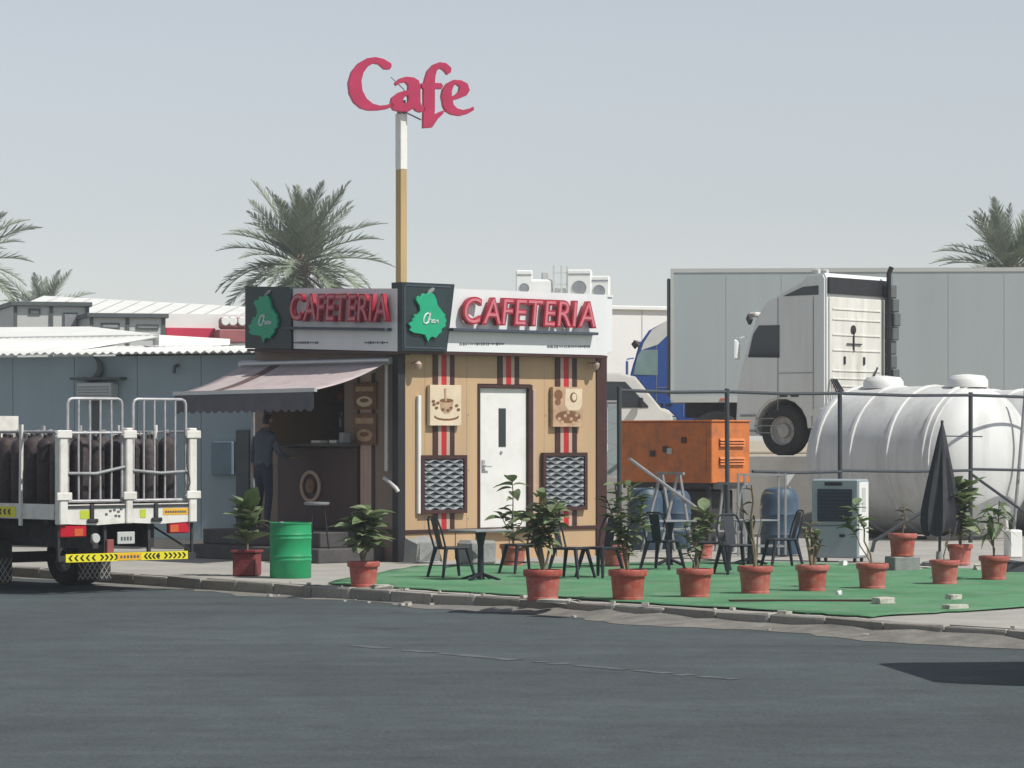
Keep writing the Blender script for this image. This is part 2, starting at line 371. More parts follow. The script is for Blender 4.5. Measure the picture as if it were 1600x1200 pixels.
# pavement slab
b = MB()
b.face([k3(-70,0.13,PZ),k3(-70,90,PZ),k3(160,90,PZ),k3(160,0.13,PZ)])
pav = struct(b.build('pavement', m_conc))
b = MB(); b.face([k3(-70,0.128,0),k3(160,0.128,0),k3(160,0.128,PZ-0.004),k3(-70,0.128,PZ-0.004)])
kerb = struct(b.build('kerb', m_kerb))
kst = []
for v in range(3):
    bb = MB(); bb.box(-0.39, 0.39, 0.004, 0.124, 0.0, 0.148, b=0.012)
    for vv in bb.bm.verts:
        vv.co += Vector((rnd.uniform(-.008,.008), rnd.uniform(-.006,.006), rnd.uniform(-.012,.006) if vv.co.z > .05 else 0))
    kst.append(bb.mesh('kerb_stone', m_kerb))
ang = math.atan2(KD.y, KD.x)
for i in range(46):
    t = -9 + i*0.80
    o = link('kerb_stone', kst[i % 3], kerb)
    p = k3(t, 0.0, rnd.uniform(-.014, 0))
    o.location = p; o.rotation_euler = (rnd.uniform(-.03,.03), rnd.uniform(-.012,.012), ang+math.pi + rnd.uniform(-.015,.015))
    # stones sit with their far side on the plot: local +y must point to KN
# turf mat with a ragged edge, slightly wavy
edge = [(505,913),(560,927),(640,934),(760,944),(900,953),(1020,961),(1140,968),(1230,971),(1300,969),(1400,963),(1500,957),(1610,950),(1760,940),
        (1740,893),(1600,893),(1470,889),(1250,880),(1000,881),(800,883),(650,886),(600,895)]
b = MB(); ring = []
for (x0,y0),(x1,y1) in zip(edge, edge[1:]+edge[:1]):
    for k in range(5):
        f = k/5; p = gp(x0+(x1-x0)*f, y0+(y1-y0)*f + rnd.uniform(-.8,.8), PZ)
        q = Vector((p.x, p.y)) - KP; nd = q.dot(KN)
        if nd < 0.30: p = Vector((*(KP + KD*q.dot(KD) + KN*(0.30+rnd.uniform(-.05,.06))), 0))
        ring.append((p.x, p.y))
from mathutils.geometry import delaunay_2d_cdt
from mathutils import noise as mnoise
nr = len(ring); pts2 = [Vector(p) for p in ring]
xs_ = [p.x for p in pts2]; ys_ = [p.y for p in pts2]
gx = min(xs_)
while gx < max(xs_):
    gy = min(ys_)
    while gy < max(ys_):
        pts2.append(Vector((gx+rnd.uniform(-.05,.05), gy+rnd.uniform(-.05,.05)))); gy += .28
    gx += .28
vo, eo, fo, *_ = delaunay_2d_cdt(pts2, [(i, (i+1) % nr) for i in range(nr)], [], 1, 1e-4)
vv_ = [b.bm.verts.new((p.x, p.y, PZ+0.013+0.009*mnoise.noise((p.x*.9, p.y*.9, 0))+0.006*max(0, mnoise.noise((p.x*2.5+9, p.y*.8, 3))))) for p in vo]
for f in fo:
    try: b.bm.faces.new([vv_[i] for i in f])
    except ValueError: pass
turf = b.build('turf_mat', m_turf, None, True); turf.modifiers.new('thick', 'SOLIDIFY').thickness = 0.008; tag(turf, 'green artificial grass mat spread out in front of the cafe', 'mat')
TZ = PZ + 0.012
def tp(px, py): return gp(px, py, TZ)
# raised yard behind the fence
b = MB(); b.box(-3, 60, 59.3, 140, 0.0, 1.55)
struct(b.build('raised_yard', m_sand))
b = MB(); b.box(-3, 60, 59.0, 59.296, 0.0, 1.585, b=0.02)
yw = b.build('retaining_wall', m_conc); tag(yw, 'pale concrete retaining wall under the parked trucks', 'wall')

# ------------------------------------------------------------------ cafe kiosk
KO = Vector((-1.556, 45.5))                    # its near corner; local x runs along the sunny front, local y along the shaded side
def fR(px, py, off=0.0):
    k = (px-800)/FOC; ax, ay = KO.x+V.x*off, KO.y+V.y*off
    x = (k*ay-ax)/(U.x-k*U.y); Y = ay+U.y*x
    return x, CAM_H-(py-HOR)/FOC*Y-PZ
def fL(px, py, off=0.0):
    k = (px-800)/FOC; ax, ay = KO.x+U.x*off, KO.y+U.y*off
    y = (k*ay-ax)/(V.x-k*V.y); Y = ay+V.y*y
    return y, CAM_H-(py-HOR)/FOC*Y-PZ
kio = thing('cafe_kiosk', 'small beige cafe kiosk with striped front, white door and red lettered roof signs', 'kiosk', (KO.x, KO.y, PZ), A)
WX, WY, WT, WH = 4.0, 3.42, 0.10, 3.30
dx0 = fR(750, 700)[0]; dx1 = fR(826, 700)[0]; dz0 = fR(760, 826)[1]; dz1 = fR(760, 606)[1]
tz = fR(700, 827)[1]                           # dark band at the foot of the front
# front wall around the door
b = MB()
b.box(0, dx0-0.05, 0, WT, tz, WH); b.box(dx1+0.05, WX, 0, WT, tz, WH); b.box(dx0-0.05, dx1+0.05, 0, WT, dz1+0.06, WH)
b.build('front_wall', m_wood, kio)
b = MB(); b.box(0, WX, 0.004, WT, 0.0, tz-0.05); b.build('skirting', m_wood, kio)
b = MB(); b.box(-0.012, WX+0.012, -0.02, 0.09, tz-0.05, tz+0.004, b=0.004); b.build('base_trim', m_brown, kio)
for x in (1.0, 2.05, 3.0):
    b = MB(); b.box(x-0.004, x+0.004, -0.003, 0.003, 0.02, tz-0.055); b.build('skirting_joint', m_brown, kio)
for x in (0.42, 1.22, 2.75, 3.42):
    MB().box(x-.004, x+.004, -.003, .002, tz+.006, WH-.34).build('panel_joint', m_sepia3, kio)
    for z in (tz+.15, 1.3, 2.1): MB().cyl((x+.03, .001, z), (x+.03, -.006, z), .010, n=8).build('screw', m_steel, kio)
# door in its recess
d = MB().box(dx0, dx1, 0.045, 0.085, dz0+0.01, dz1, b=0.006).build('door', m_white, kio)
wx0, wz0 = fR(779, 698, 0.045); wx1, wz1 = fR(790, 638, 0.045)
MB().box(wx0, wx1, 0.038, 0.046, wz0, wz1).build('window_slot', m_glass, d)
hx, hz = fR(756, 728, 0.03)
hb = MB(); hb.box(hx-0.03, hx+0.03, 0.030, 0.044, hz-0.09, hz+0.09, b=0.005); hb.cyl((hx, 0.03, hz), (hx, -0.015, hz), 0.012, n=8); hb.cyl((hx-.01, -0.015, hz), (hx+0.11, -0.015, hz-0.01), 0.011, n=8)
hb.build('handle', m_alu, d)
lx, lz = fR(783, 707, 0.04); MB().cyl((lx, 0.045, lz), (lx, 0.03, lz), 0.022, n=10).build('lock', m_steel, d)
fb = MB(); fb.box(dx0-0.05, dx0-0.002, -0.012, 0.085, dz0, dz1+0.05); fb.box(dx1+0.002, dx1+0.07, -0.012, 0.085, dz0, dz1+0.05); fb.box(dx0-0.002, dx1+0.002, -0.012, 0.085, dz1+0.004, dz1+0.05)
fb.build('door_frame', m_brown, kio)
MB().box(dx1+0.075, dx1+0.14, -0.02, 0.0, dz0, dz1-0.02, b=0.004).build('frame_batten', m_pinkst, kio)
MB().box(dx0-0.06, dx1+0.10, -0.10, 0.08, dz0-0.06, dz0-0.004, b=0.01).build('threshold', m_conc, kio)
# corner posts
MB().box(-0.11, 0.03, -0.03, 0.10, 0.0, WH-0.35, b=0.006).build('corner_post', m_black, kio)
xr = fR(931, 700)[0]
MB().box(xr, WX+0.02, -0.025, 0.10, 0.0, WH-0.3, b=0.006).build('corner_post', m_brown, kio)
# the vertical stripe bands
def bands_front(pxs, z0, z1):
    for (a, c, m) in pxs:
        b = MB(); b.box(fR(a,600)[0], fR(c,600)[0], -0.012, -0.001, z0, z1); b.build('stripe', m, kio)
zs = WH-0.3
for base in (676, 777, 867):
    ss = [(base, base+7.5, m_brown), (base+7.9, base+13, m_pinkst), (base+13.3, base+20.5, m_red), (base+20.9, base+26, m_pinkst), (base+26.4, base+33.5, m_brown)]
    bands_front(ss, dz1+0.055 if base == 777 else tz+0.006, zs)
# side and back walls, hollow inside; the side has the serving hatch
oy0, oz0 = fL(538, 694, 0); oy1, oz1 = fL(412, 590, 0)
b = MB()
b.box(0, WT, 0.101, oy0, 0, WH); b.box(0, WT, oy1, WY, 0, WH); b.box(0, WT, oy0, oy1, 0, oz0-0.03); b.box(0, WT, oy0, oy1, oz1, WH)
b.build('hatch_wall', mat('side_cladding', (0.27, 0.205, 0.165), 0.65, var=0.1, scale=1.2, dirt=(0.2,0.16,0.13), dirt_amt=0.4, streak=True), kio)  # cladding in a darker tone than the beige front wall
b = MB(); b.box(WT+.002, WX-.002, WY-WT, WY-.002, 0, WH); b.box(WX-WT, WX, WT+.002, WY-WT-.002, 0, WH); b.build('rear_wall', m_wood, kio)
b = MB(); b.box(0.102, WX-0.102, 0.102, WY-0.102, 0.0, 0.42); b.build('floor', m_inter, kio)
b = MB(); b.box(-0.02, WX+0.02, -0.02, WY+0.02, WH, WH+0.08); b.build('roof', m_roofw, kio)
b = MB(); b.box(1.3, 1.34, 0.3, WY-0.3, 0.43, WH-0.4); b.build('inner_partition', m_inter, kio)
for z in (1.5, 1.9, 2.3):
    sh = MB().box(1.0, 1.29, 0.6, WY-0.4, z, z+0.03).build('shelf', m_step, kio)
    for k in range(7):
        y = 0.75+k*0.33; h = rnd.uniform(.12,.24)
        MB().lathe([(.05,0),(.055,h*.6),(.02,h*.8),(.02,h)], 8, (1.12, y, z+0.034)).build('jar', rnd.choice([m_sepia2, m_steel, m_glassg, m_red]), sh)
# serving counter and the panel with the round emblem beneath it
cy0, cz = fL(540, 693, -0.3); cy1, _ = fL(452, 693, -0.3)
MB().box(-0.36, 0.16, cy0, cy1+0.5, cz-0.035, cz, b=0.006).build('counter', m_step, kio)
for (yy, w, h, m) in ((cy0+0.25, .10, .05, m_white), (cy0+0.62, .13, .045, m_white), (cy0+0.1, .05, .16, m_steel)):
    MB().box(-0.28, -0.12, yy, yy+w*1.6, cz+0.002, cz+h, b=0.01).build('counter_tray', m, kio)
ey, ez = fL(486, 760, -0.05)
pn = MB().box(-0.05, -0.002, cy0+0.05, cy1+0.6, 0.44, cz-0.06, b=0.008).build('counter_panel', m_brown, kio)
eb = MB(); eb.lathe([(.185,-.052),(.185,-.075),(.235,-.075),(.235,-.052)], 28, (0,ey,ez), axis='x', cap=False)
eb.build('emblem_ring', m_pinkst, pn, True)
eb = MB(); eb.lathe([(.10,-.052),(.11,-.072),(.02,-.078)], 7, (0,ey,ez+.01), axis='x'); eb.build('emblem_bean', m_sepia2, pn, True)
# stripes on the shaded side, below and above the posters
for (a, c, m) in ((559,563.5,m_brown),(564,569,m_pinkst),(569.3,576,m_pinkst),(576.3,581,m_pinkst),(581.4,586,m_brown)):
    y0, _ = fL(c, 700); y1, _ = fL(a, 700)
    MB().box(-0.012, -0.001, y0, y1, 0.45, WH-0.4).build('stripe', m, kio)
MB().box(-0.03, 0.0, 0.1, WY, 0.40, 0.46, b=0.004).build('base_trim', m_brown, kio)
# drain pipes
p0y, pz0 = fL(606, 565, -0.09); _, pz1 = fL(603, 736, -0.09)
py_ = fL(604, 600, -0.09)[0]
b = MB(); b.tube([(-0.03,py_-0.14,pz0+0.03),(-0.06,py_-0.05,pz0+0.05),(-0.09,py_,pz0),(-0.09,py_,pz1)], 0.032, 10); b.build('drain_pipe', m_pvc, kio, True)
ya, za = fL(602, 747, -0.12); yb, zb = fL(619, 763, -0.12)
b = MB(); b.tube([(-0.14,ya,za),(-0.14,(ya+yb)/2,(za+zb)/2+.02),(-0.12,yb,zb),(-0.10,yb-.02,zb-.05)], 0.03, 10); b.build('pipe_elbow', m_pvc, kio, True)
# tube light and small lamps on the front
tx, tz0 = fR(654.5, 803, -0.03); _, tz1 = fR(654.5, 618, -0.03)
b = MB(); b.box(tx-0.03, tx+0.03, -0.055, -0.002, tz0, tz1, b=0.008); b.build('tube_light', m_white, kio)
for px in (650, 928):
    x, z = fR(px, 572, -0.1)
    b = MB(); b.lathe([(.02,0.0),(.05,.03),(.06,.09),(.03,.13)], 12, (x,-0.14,z-0.06)); b.cyl((x,0,z+0.04),(x,-0.14,z+0.06),0.012, n=8); b.build('wall_lamp', m_pinkst, kio, True)
# ---- roof signs
SO = -0.24
def sign_front():
    x0 = fR(626, 500, SO)[0]; xw = fR(703, 500, SO)[0]; x1 = fR(958, 500, SO)[0]
    zb = fR(700, 549, SO)[1]; zt = fR(715, 451, SO)[1]; ztd = fR(660, 442, SO-0.03)[1]
    sb = MB()
    sb.prism([(xw-0.07, zb), (x1-0.12, zb), (x1-0.12, zt-0.03), (x1, zt-0.03), (x1, zt), (xw+0.04, zt)], SO, SO+0.21, 'xz')
    sb.build_ = None
    s_ = sb.build('sign_board', m_signw, kio)
    MB().box(x1-0.12, x1, SO+0.02, SO+0.2, zb+0.05, zt-0.034).build('sign_end', m_signw, s_)
    dp = MB().prism([(x0, zb-0.005), (xw-0.09, zb-0.005), (xw+0.06, ztd), (x0, ztd)], SO-0.035, SO+0.2, 'xz').build('sign_panel', m_signd, s_)
    fr = MB(); t = 0.022
    fr.box(x0+.03, x0+.03+t, SO-.045, SO-.036, zb+.03, ztd-.03); fr.box(x0+.03, xw-.02, SO-.045, SO-.036, ztd-.03-t, ztd-.03); fr.box(x0+.03, xw-.12, SO-.045, SO-.036, zb+.03, zb+.03+t)
    fr.build('panel_frame', m_ledge, s_)
    MB().box(x0, x1-0.12, SO+0.0, 0.0, zb-0.045, zb-0.007).build('sign_soffit', m_brown, s_)
    emblem(s_, 'R')
    lz = fR(800, 517, SO)[1]; la = fR(699, 500, SO)[0]; lb = fR(926, 500, SO)[0]
    l = MB(); l.box(la, lb, SO-0.13, SO-0.001, lz-0.03, lz+0.012, b=0.004); l.build('letter_ledge', m_ledge, s_)
    letters(s_, fR(721, 500, SO-.08)[0], fR(929, 500, SO-.08)[0], lz+0.07, 'R')
    small_print(s_, [(718, 790, 537), (855, 925, 541)], 'R')
def put(o, x, z, side, off):
    """lay something made in the x-z plane (front towards -y) on one of the two signs"""
    if side == 'R': o.location = (x, SO+off, z)
    else: o.location = (SO+off, x, z); o.rotation_euler = (0, 0, -R(90))
EM = [(255,165),(272,158),(290,175),(305,205),(310,235),(330,260),(350,285),(360,292),(355,305),(368,330),(358,345),(362,362),(335,380),(338,398),(322,410),(300,437),(282,428),(265,434),(252,460),(243,438),(235,418),(200,412),(165,408),(138,392),(150,375),(132,352),(160,338),(158,322),(172,318),(168,298),(192,300),(205,270),(200,240),(178,205),(195,185),(210,196),(222,168),(240,172)]
def emblem(s_, side):
    if side == 'R':
        c = fR(663, 493, SO)[0], fR(663, 493, SO)[1]; sx = 1/4*(fR(683,493,SO)[0]-fR(643,493,SO)[0])/40
    else:
        c = fL(417, 496, SO)[0], fL(417, 496, SO)[1]+0.0; sx = -1/4*(fL(440,493,SO)[0]-fL(395,493,SO)[0])/57
    sz = 1/4*0.00925
    lp = [((x-250)*sx, -(y-300)*sz) for x, y in EM]
    o = link('emblem', outline_mesh('emblem', [lp], 0.035, m_green, bevel=0.004), s_); put(o, c[0], c[1], side, -0.056)
    tip = [((x-250)*sx, -(y-300)*sz) for x, y in ((250,165),(262,145),(285,128),(298,130),(292,148),(272,160))]
    o = link('emblem_tip', outline_mesh('emblem_tip', [tip], 0.02, m_pinkst if False else m_steel), s_); put(o, c[0], c[1], side, -0.050)
    st = MB()
    def S_(pts, r=.011): st.tube([((x-250)*sx, 0, -(y-300)*sz) for x, y in pts], r, 6)
    S_([(258,296),(248,286),(234,296),(222,322),(222,345),(236,352),(252,340)])
    S_([(248,348),(256,312),(262,280),(266,292),(254,336),(262,322),(270,326),(270,346)], .008)
    S_([(288,326),(278,330),(276,344),(288,344),(291,326),(293,346)], .008)
    S_([(296,346),(297,326),(298,334),(304,326),(306,346),(308,332),(313,327),(315,345)], .007)
    o = st.build('script', m_signw, s_, True); put(o, c[0], c[1], side, -0.082)
GL = {}
def letters(s_, xa, xb, zbase, side, h=0.40):
    word = 'CAFETERIA'
    for ch in set(word):
        if ch in GL: continue
        g1 = glyph(ch, 0.56, 0.07, m_lred, offset=0.020, shear=0.12); g2 = glyph(ch, 0.56, 0.006, m_lpink, offset=-0.004, shear=0.12)
        bm = bmesh.new(); bm.from_mesh(g1); n0 = len(bm.faces)
        g2.transform(Matrix.Translation((0,-0.0395,0))); bm.from_mesh(g2); bm.faces.ensure_lookup_table()
        for f in bm.faces[n0:]: f.material_index = 1
        me = bpy.data.meshes.new('letter'); bm.to_mesh(me); bm.free(); me.materials.append(m_lred); me.materials.append(m_lpink)
        xs = [v.co.x for v in me.vertices]; zs_ = [v.co.z for v in me.vertices]
        x0, z0 = min(xs), min(zs_)
        me.transform(Matrix.Diagonal((1,1,h/(max(zs_)-z0),1)) @ Matrix.Translation((-x0,0,-z0)))
        GL[ch] = (me, max(xs)-x0)
    gap = -0.015; tot = sum(GL[c][1] for c in word)+gap*(len(word)-1); k = abs(xb-xa)/tot
    x = 0
    for c in word:
        o = link('letter', GL[c][0], s_)
        put(o, xa + (x*k if side == 'R' else -x*k), zbase, side, -0.085); o.scale = (k, 1, 1)
        x += GL[c][1]+gap
def small_print(s_, rows, side):
    for (a, c, py) in rows:
        b = MB(); px = a
        while px < c-3:
            w = rnd.uniform(1.2, 3.4); hh = rnd.uniform(.012,.026)
            f = fR if side == 'R' else fL
            x0, z = f(px, py, SO); x1, _ = f(px+w, py, SO)
            if side == 'R': b.box(x0, x1, SO-0.004, SO-0.001, z-hh, z+hh*.6)
            else: b.box(SO-0.004, SO-0.001, x0, x1, z-hh, z+hh*.6)
            px += w+rnd.uniform(.6, 1.6)
        b.build('small_print', m_ink, s_)
sign_front()
def sign_side():
    ya, zb = fL(621, 549, SO); yw, _ = fL(452, 549, SO); y1, _ = fL(386, 549, SO)
    T = 0.035                                   # this board hangs a little crooked
    def zb_(y): return zb + (y-ya)*T
    zt = fL(618, 451, SO)[1]
    H = zt-zb
    sb = MB(); sb.prism([(ya, zb), (yw-0.10, zb_(yw)), (yw+0.10-.18, zb_(yw)+H), (ya, zb+H)], SO, SO+0.21, 'yz'); s_ = sb.build('sign_board', m_signw, kio)
    MB().prism([(yw-0.06-.03, zb_(yw)-0.005), (y1, zb_(y1)-0.005), (y1, zb_(y1)+H+0.03), (yw-0.07, zb_(yw)+H+0.02)], SO-0.035, SO+0.2, 'yz').build('sign_panel', m_signd, s_)
    MB().prism([(ya, zb-0.045), (y1, zb_(y1)-0.05), (y1, zb_(y1)-0.012), (ya, zb-0.007)], SO, 0, 'yz').build('sign_soffit', m_brown, s_)
    emblem(s_, 'L')
    lya, lz = fL(612, 514, SO); lyb, _ = fL(450, 514, SO)
    l = MB(); l.prism([(lya, lz-.03), (lyb, lz-.03+(lyb-lya)*T), (lyb, lz+.012+(lyb-lya)*T), (lya, lz+.012)], SO-0.13, SO-0.001, 'yz'); l.build('letter_ledge', m_ledge, s_)
    letters(s_, fL(456, 500, SO-.08)[0], fL(609, 500, SO-.08)[0], lz+0.09, 'L', )
    for o in s_.children:
        if o.name.startswith('letter') and 'ledge' not in o.name: o.location.z += (o.location.y-lya)*T; o.rotation_euler = (0, R(0), -R(90))
    small_print(s_, [(458, 500, 535), (570, 608, 535)], 'L')
sign_side()
# ---- awning over the hatch
def awning():
    ya, yb = 0.14, WY+0.12
    ra, za_ = fL(604, 563, -0.2)
    zr = za_-0.02
    # front rail: seen from (275,615) to (492,609)
    PJ = 1.75
    y2, zf = fL(492, 609, -PJ); y3, _ = fL(275, 615, -PJ)
    zf2 = fL(275, 615, -PJ)[1]
    n = 14; c = MB()
    vt = []
    for i in range(n+1):
        f = i/n; row = []
        for j in range(9):
            g = j/8
            p0 = Vector((-0.16, ya+(yb-ya)*f, zr)); p1 = Vector((-PJ, y2+(y3-y2)*f, zf+(zf2-zf)*f))
            p = p0.lerp(p1, g); p.z -= 0.05*math.sin(math.pi*g)
            row.append(c.bm.verts.new(p))
        vt.append(row)
    for i in range(n):
        c.mi = 1 if i in (10,) else 0
        for j in range(8): c._mark([c.bm.faces.new((vt[i][j], vt[i+1][j], vt[i+1][j+1], vt[i][j+1]))])
    aw = c.build('awning', [m_awn, m_awnst], kio, True)
    md = aw.modifiers.new('thick', 'SOLIDIFY'); md.thickness = 0.006
    # hanging scalloped valance
    v = MB(); N = 96; tops = []; bots = []
    for i in range(N+1):
        f = i/N; p = Vector((-PJ-0.03, y2+(y3-y2)*f, zf+(zf2-zf)*f-0.02))
        tops.append(v.bm.verts.new(p)); dz = 0.235+0.045*abs(math.sin(f*math.pi*18))
        bots.append(v.bm.verts.new(p+Vector((0.012*math.sin(f*70), 0, -dz))))
    for i in range(N): v.bm.faces.new((tops[i], tops[i+1], bots[i+1], bots[i]))
    va = v.build('valance', mat('valance_fabric', (0.115,0.110,0.130), 0.85, var=0.15, scale=3), aw); va.modifiers.new('thick', 'SOLIDIFY').thickness = 0.005
    MB().beam((-PJ-0.01, y2-0.03, zf), (-PJ-0.01, y3+0.03, zf2), 0.05, 0.055).build('front_rail', m_alu, aw)
    MB().cyl((-0.14, ya-0.05, zr+0.02), (-0.14, yb+0.05, zr+0.02), 0.055, n=12).build('roller', m_alu, aw, True)
    for f in (0.10, 0.9):
        p0 = (-0.1, ya+(yb-ya)*f, zr-0.12); p1 = (-PJ, y2+(y3-y2)*f, zf+(zf2-zf)*f-0.03); mid = tuple((a+c_)/2+d_ for a, c_, d_ in zip(p0, p1, (0, 0.35 if f < .5 else -0.35, -0.06)))
        MB().tube([p0, mid, p1], 0.02, 8).build('folding_arm', m_alu, aw, True)
awning()
# ---- steps at the hatch
st = thing('entry_steps', 'two dark stone steps below the serving hatch', 'steps', (KO.x, KO.y, PZ), A)
MB().box(-1.25, -0.055, 0.35, WY+0.1, 0.0, 0.20, b=0.012).build('lower_step', m_step, st)
MB().box(-0.90, -0.055, 0.75, WY+0.1, 0.202, 0.42, b=0.012).build('upper_step', m_step, st)

# ---- pictures and relief boards on the front
def board_at(name, label, cat, px0, px1, py0, py1, depth, group):
    x0, zb = fR((px0), py1, -depth); x1, zt = fR(px1, py0, -depth)
    w = KO + U*x0 + V*(-0.014)
    t = thing(name, label, cat, (w.x, w.y, zb+PZ), A, group)
    return t, x1-x0, zt-zb
def ell(cx, cz, rx, rz, n=14, a0=0, a1=2*math.pi):
    return [(cx+rx*math.cos(a0+(a1-a0)*k/n), cz+rz*math.sin(a0+(a1-a0)*k/n)) for k in range(n)]
def picture(label, px0, px1, py0, py1, kind):
    t, w, h = board_at('picture_board', label, 'picture', px0, px1, py0, py1, 0.08, 'coffee pictures on the kiosk front')
    MB().box(0, w, -0.066, 0, 0, h, b=0.004).build('panel', m_sepia1 if kind == 0 else m_sepia3, t)
    def flat(poly, lay, m):
        MB().prism([(x*w, z*h) for x, z in poly], -0.0665-lay*0.0015, -0.0672-lay*0.0015, 'xz').build('print_shape', m, t)
    if kind == 0:
        flat(ell(.52,.22,.40,.10), 0, m_sepia2); flat(ell(.52,.255,.37,.085), 1, m_sepia1)
        flat([(.30,.62),(.74,.62),(.70,.40),(.60,.30),(.44,.30),(.34,.40)], 2, m_sepia3); flat(ell(.52,.62,.22,.05), 3, m_sepia2)
        for (x, z) in ((.12,.52),(.20,.44),(.24,.56),(.40,.40),(.56,.38),(.66,.44),(.90,.40),(.84,.50),(.10,.60)): flat(ell(x,z,.055,.035,9), 4, m_sepia2)
        flat([(.44,.92),(.50,.92),(.52,.60),(.47,.60)], 4, m_sepia3)
    else:
        flat([(.42,.96),(.97,.96),(.97,.55),(.85,.42),(.52,.42),(.40,.55)], 0, m_sepia1); flat(ell(.68,.74,.12,.13), 1, m_sepia2); flat(ell(.70,.75,.075,.09), 2, m_sepia1)
        flat(ell(.5,.25,.42,.16), 0, m_sepia2); flat(ell(.18,.80,.14,.13), 0, m_sepia2); flat(ell(.16,.62,.10,.08), 1, m_sepia2)
        for (x, z) in ((.2,.2),(.4,.28),(.6,.2),(.78,.30),(.9,.36),(.3,.12),(.68,.10),(.86,.16),(.5,.36)): flat(ell(x,z,.06,.045,9), 2, m_sepia3)
picture('cream picture of a coffee cup and beans left of the white door', 672, 721, 602, 665, 0)
picture('brown picture of a coffee cup and beans right of the white door', 864, 911, 605, 667, 1)
def relief(label, px0, px1, py0, py1):
    t, w, h = board_at('relief_board', label, 'wall panel', px0, px1, py0, py1, 0.07, 'grey wavy panels on the kiosk front')
    MB().box(0, w, -0.03, 0, 0, h).build('backing', m_ledge, t)
    f = MB(); e = 0.055
    f.box(0, w, -0.06, -0.03, 0, e); f.box(0, w, -0.06, -0.03, h-e, h); f.box(0, e, -0.06, -0.03, e, h-e); f.box(w-e, w, -0.06, -0.03, e, h-e)
    f.build('frame', m_brown, t)
    rows = 13
    for r in range(rows):
        z = e+0.03+(h-2*e-0.05)*r/(rows-1); b = MB(); n = 18
        top, bot = [], []
        for k in range(n+1):
            x = e+0.015+(w-2*e-0.03)*k/n; a = 0.020*math.sin(k/n*math.pi*6+ (0 if r % 2 else math.pi))
            top.append(b.bm.verts.new((x, -0.032, z+a+0.018))); bot.append(b.bm.verts.new((x, -0.056, z+a-0.020)))
        for k in range(n): b.bm.faces.new((bot[k], bot[k+1], top[k+1], top[k]))
        b.build('wave', m_wave, t)
relief('grey wavy relief panel under the cream coffee picture', 659, 730, 711, 803)
relief('grey wavy relief panel under the brown coffee picture', 849, 918, 707, 798)
# posters on the shaded side
for (py0, py1, lab, dark) in ((598, 640, 'upper dim poster on the shaded kiosk side beside the drain pipe', 0), (646, 695, 'lower dim poster of a coffee cup on the shaded kiosk side', 1)):
    y1, z0 = fL(553, py1, -0.03); y0, z1 = fL(588, py0, -0.03)
    w = KO + V*y0 + U*(-0.014)
    t = thing('poster', lab, 'poster', (w.x, w.y, z0+PZ), A, 'posters on the shaded side')
    W = y1-y0; H = z1-z0
    MB().box(-0.03, 0, 0, W, 0, H, b=0.003).build('panel', m_sepia2, t)
    for poly, m, l in (([(.1,.86),(.9,.86),(.9,.68),(.1,.68)], m_sepia3, 0), (ell(.5,.3,.36,.2), m_sepia3 if dark else m_sepia1, 0), (ell(.5,.34,.2,.08), m_sepia2, 1)):
        MB().prism([(x*W, z*H) for x, z in poly], -0.0305-l*.0015, -0.0312-l*.0015, 'yz').build('print_shape', m, t)

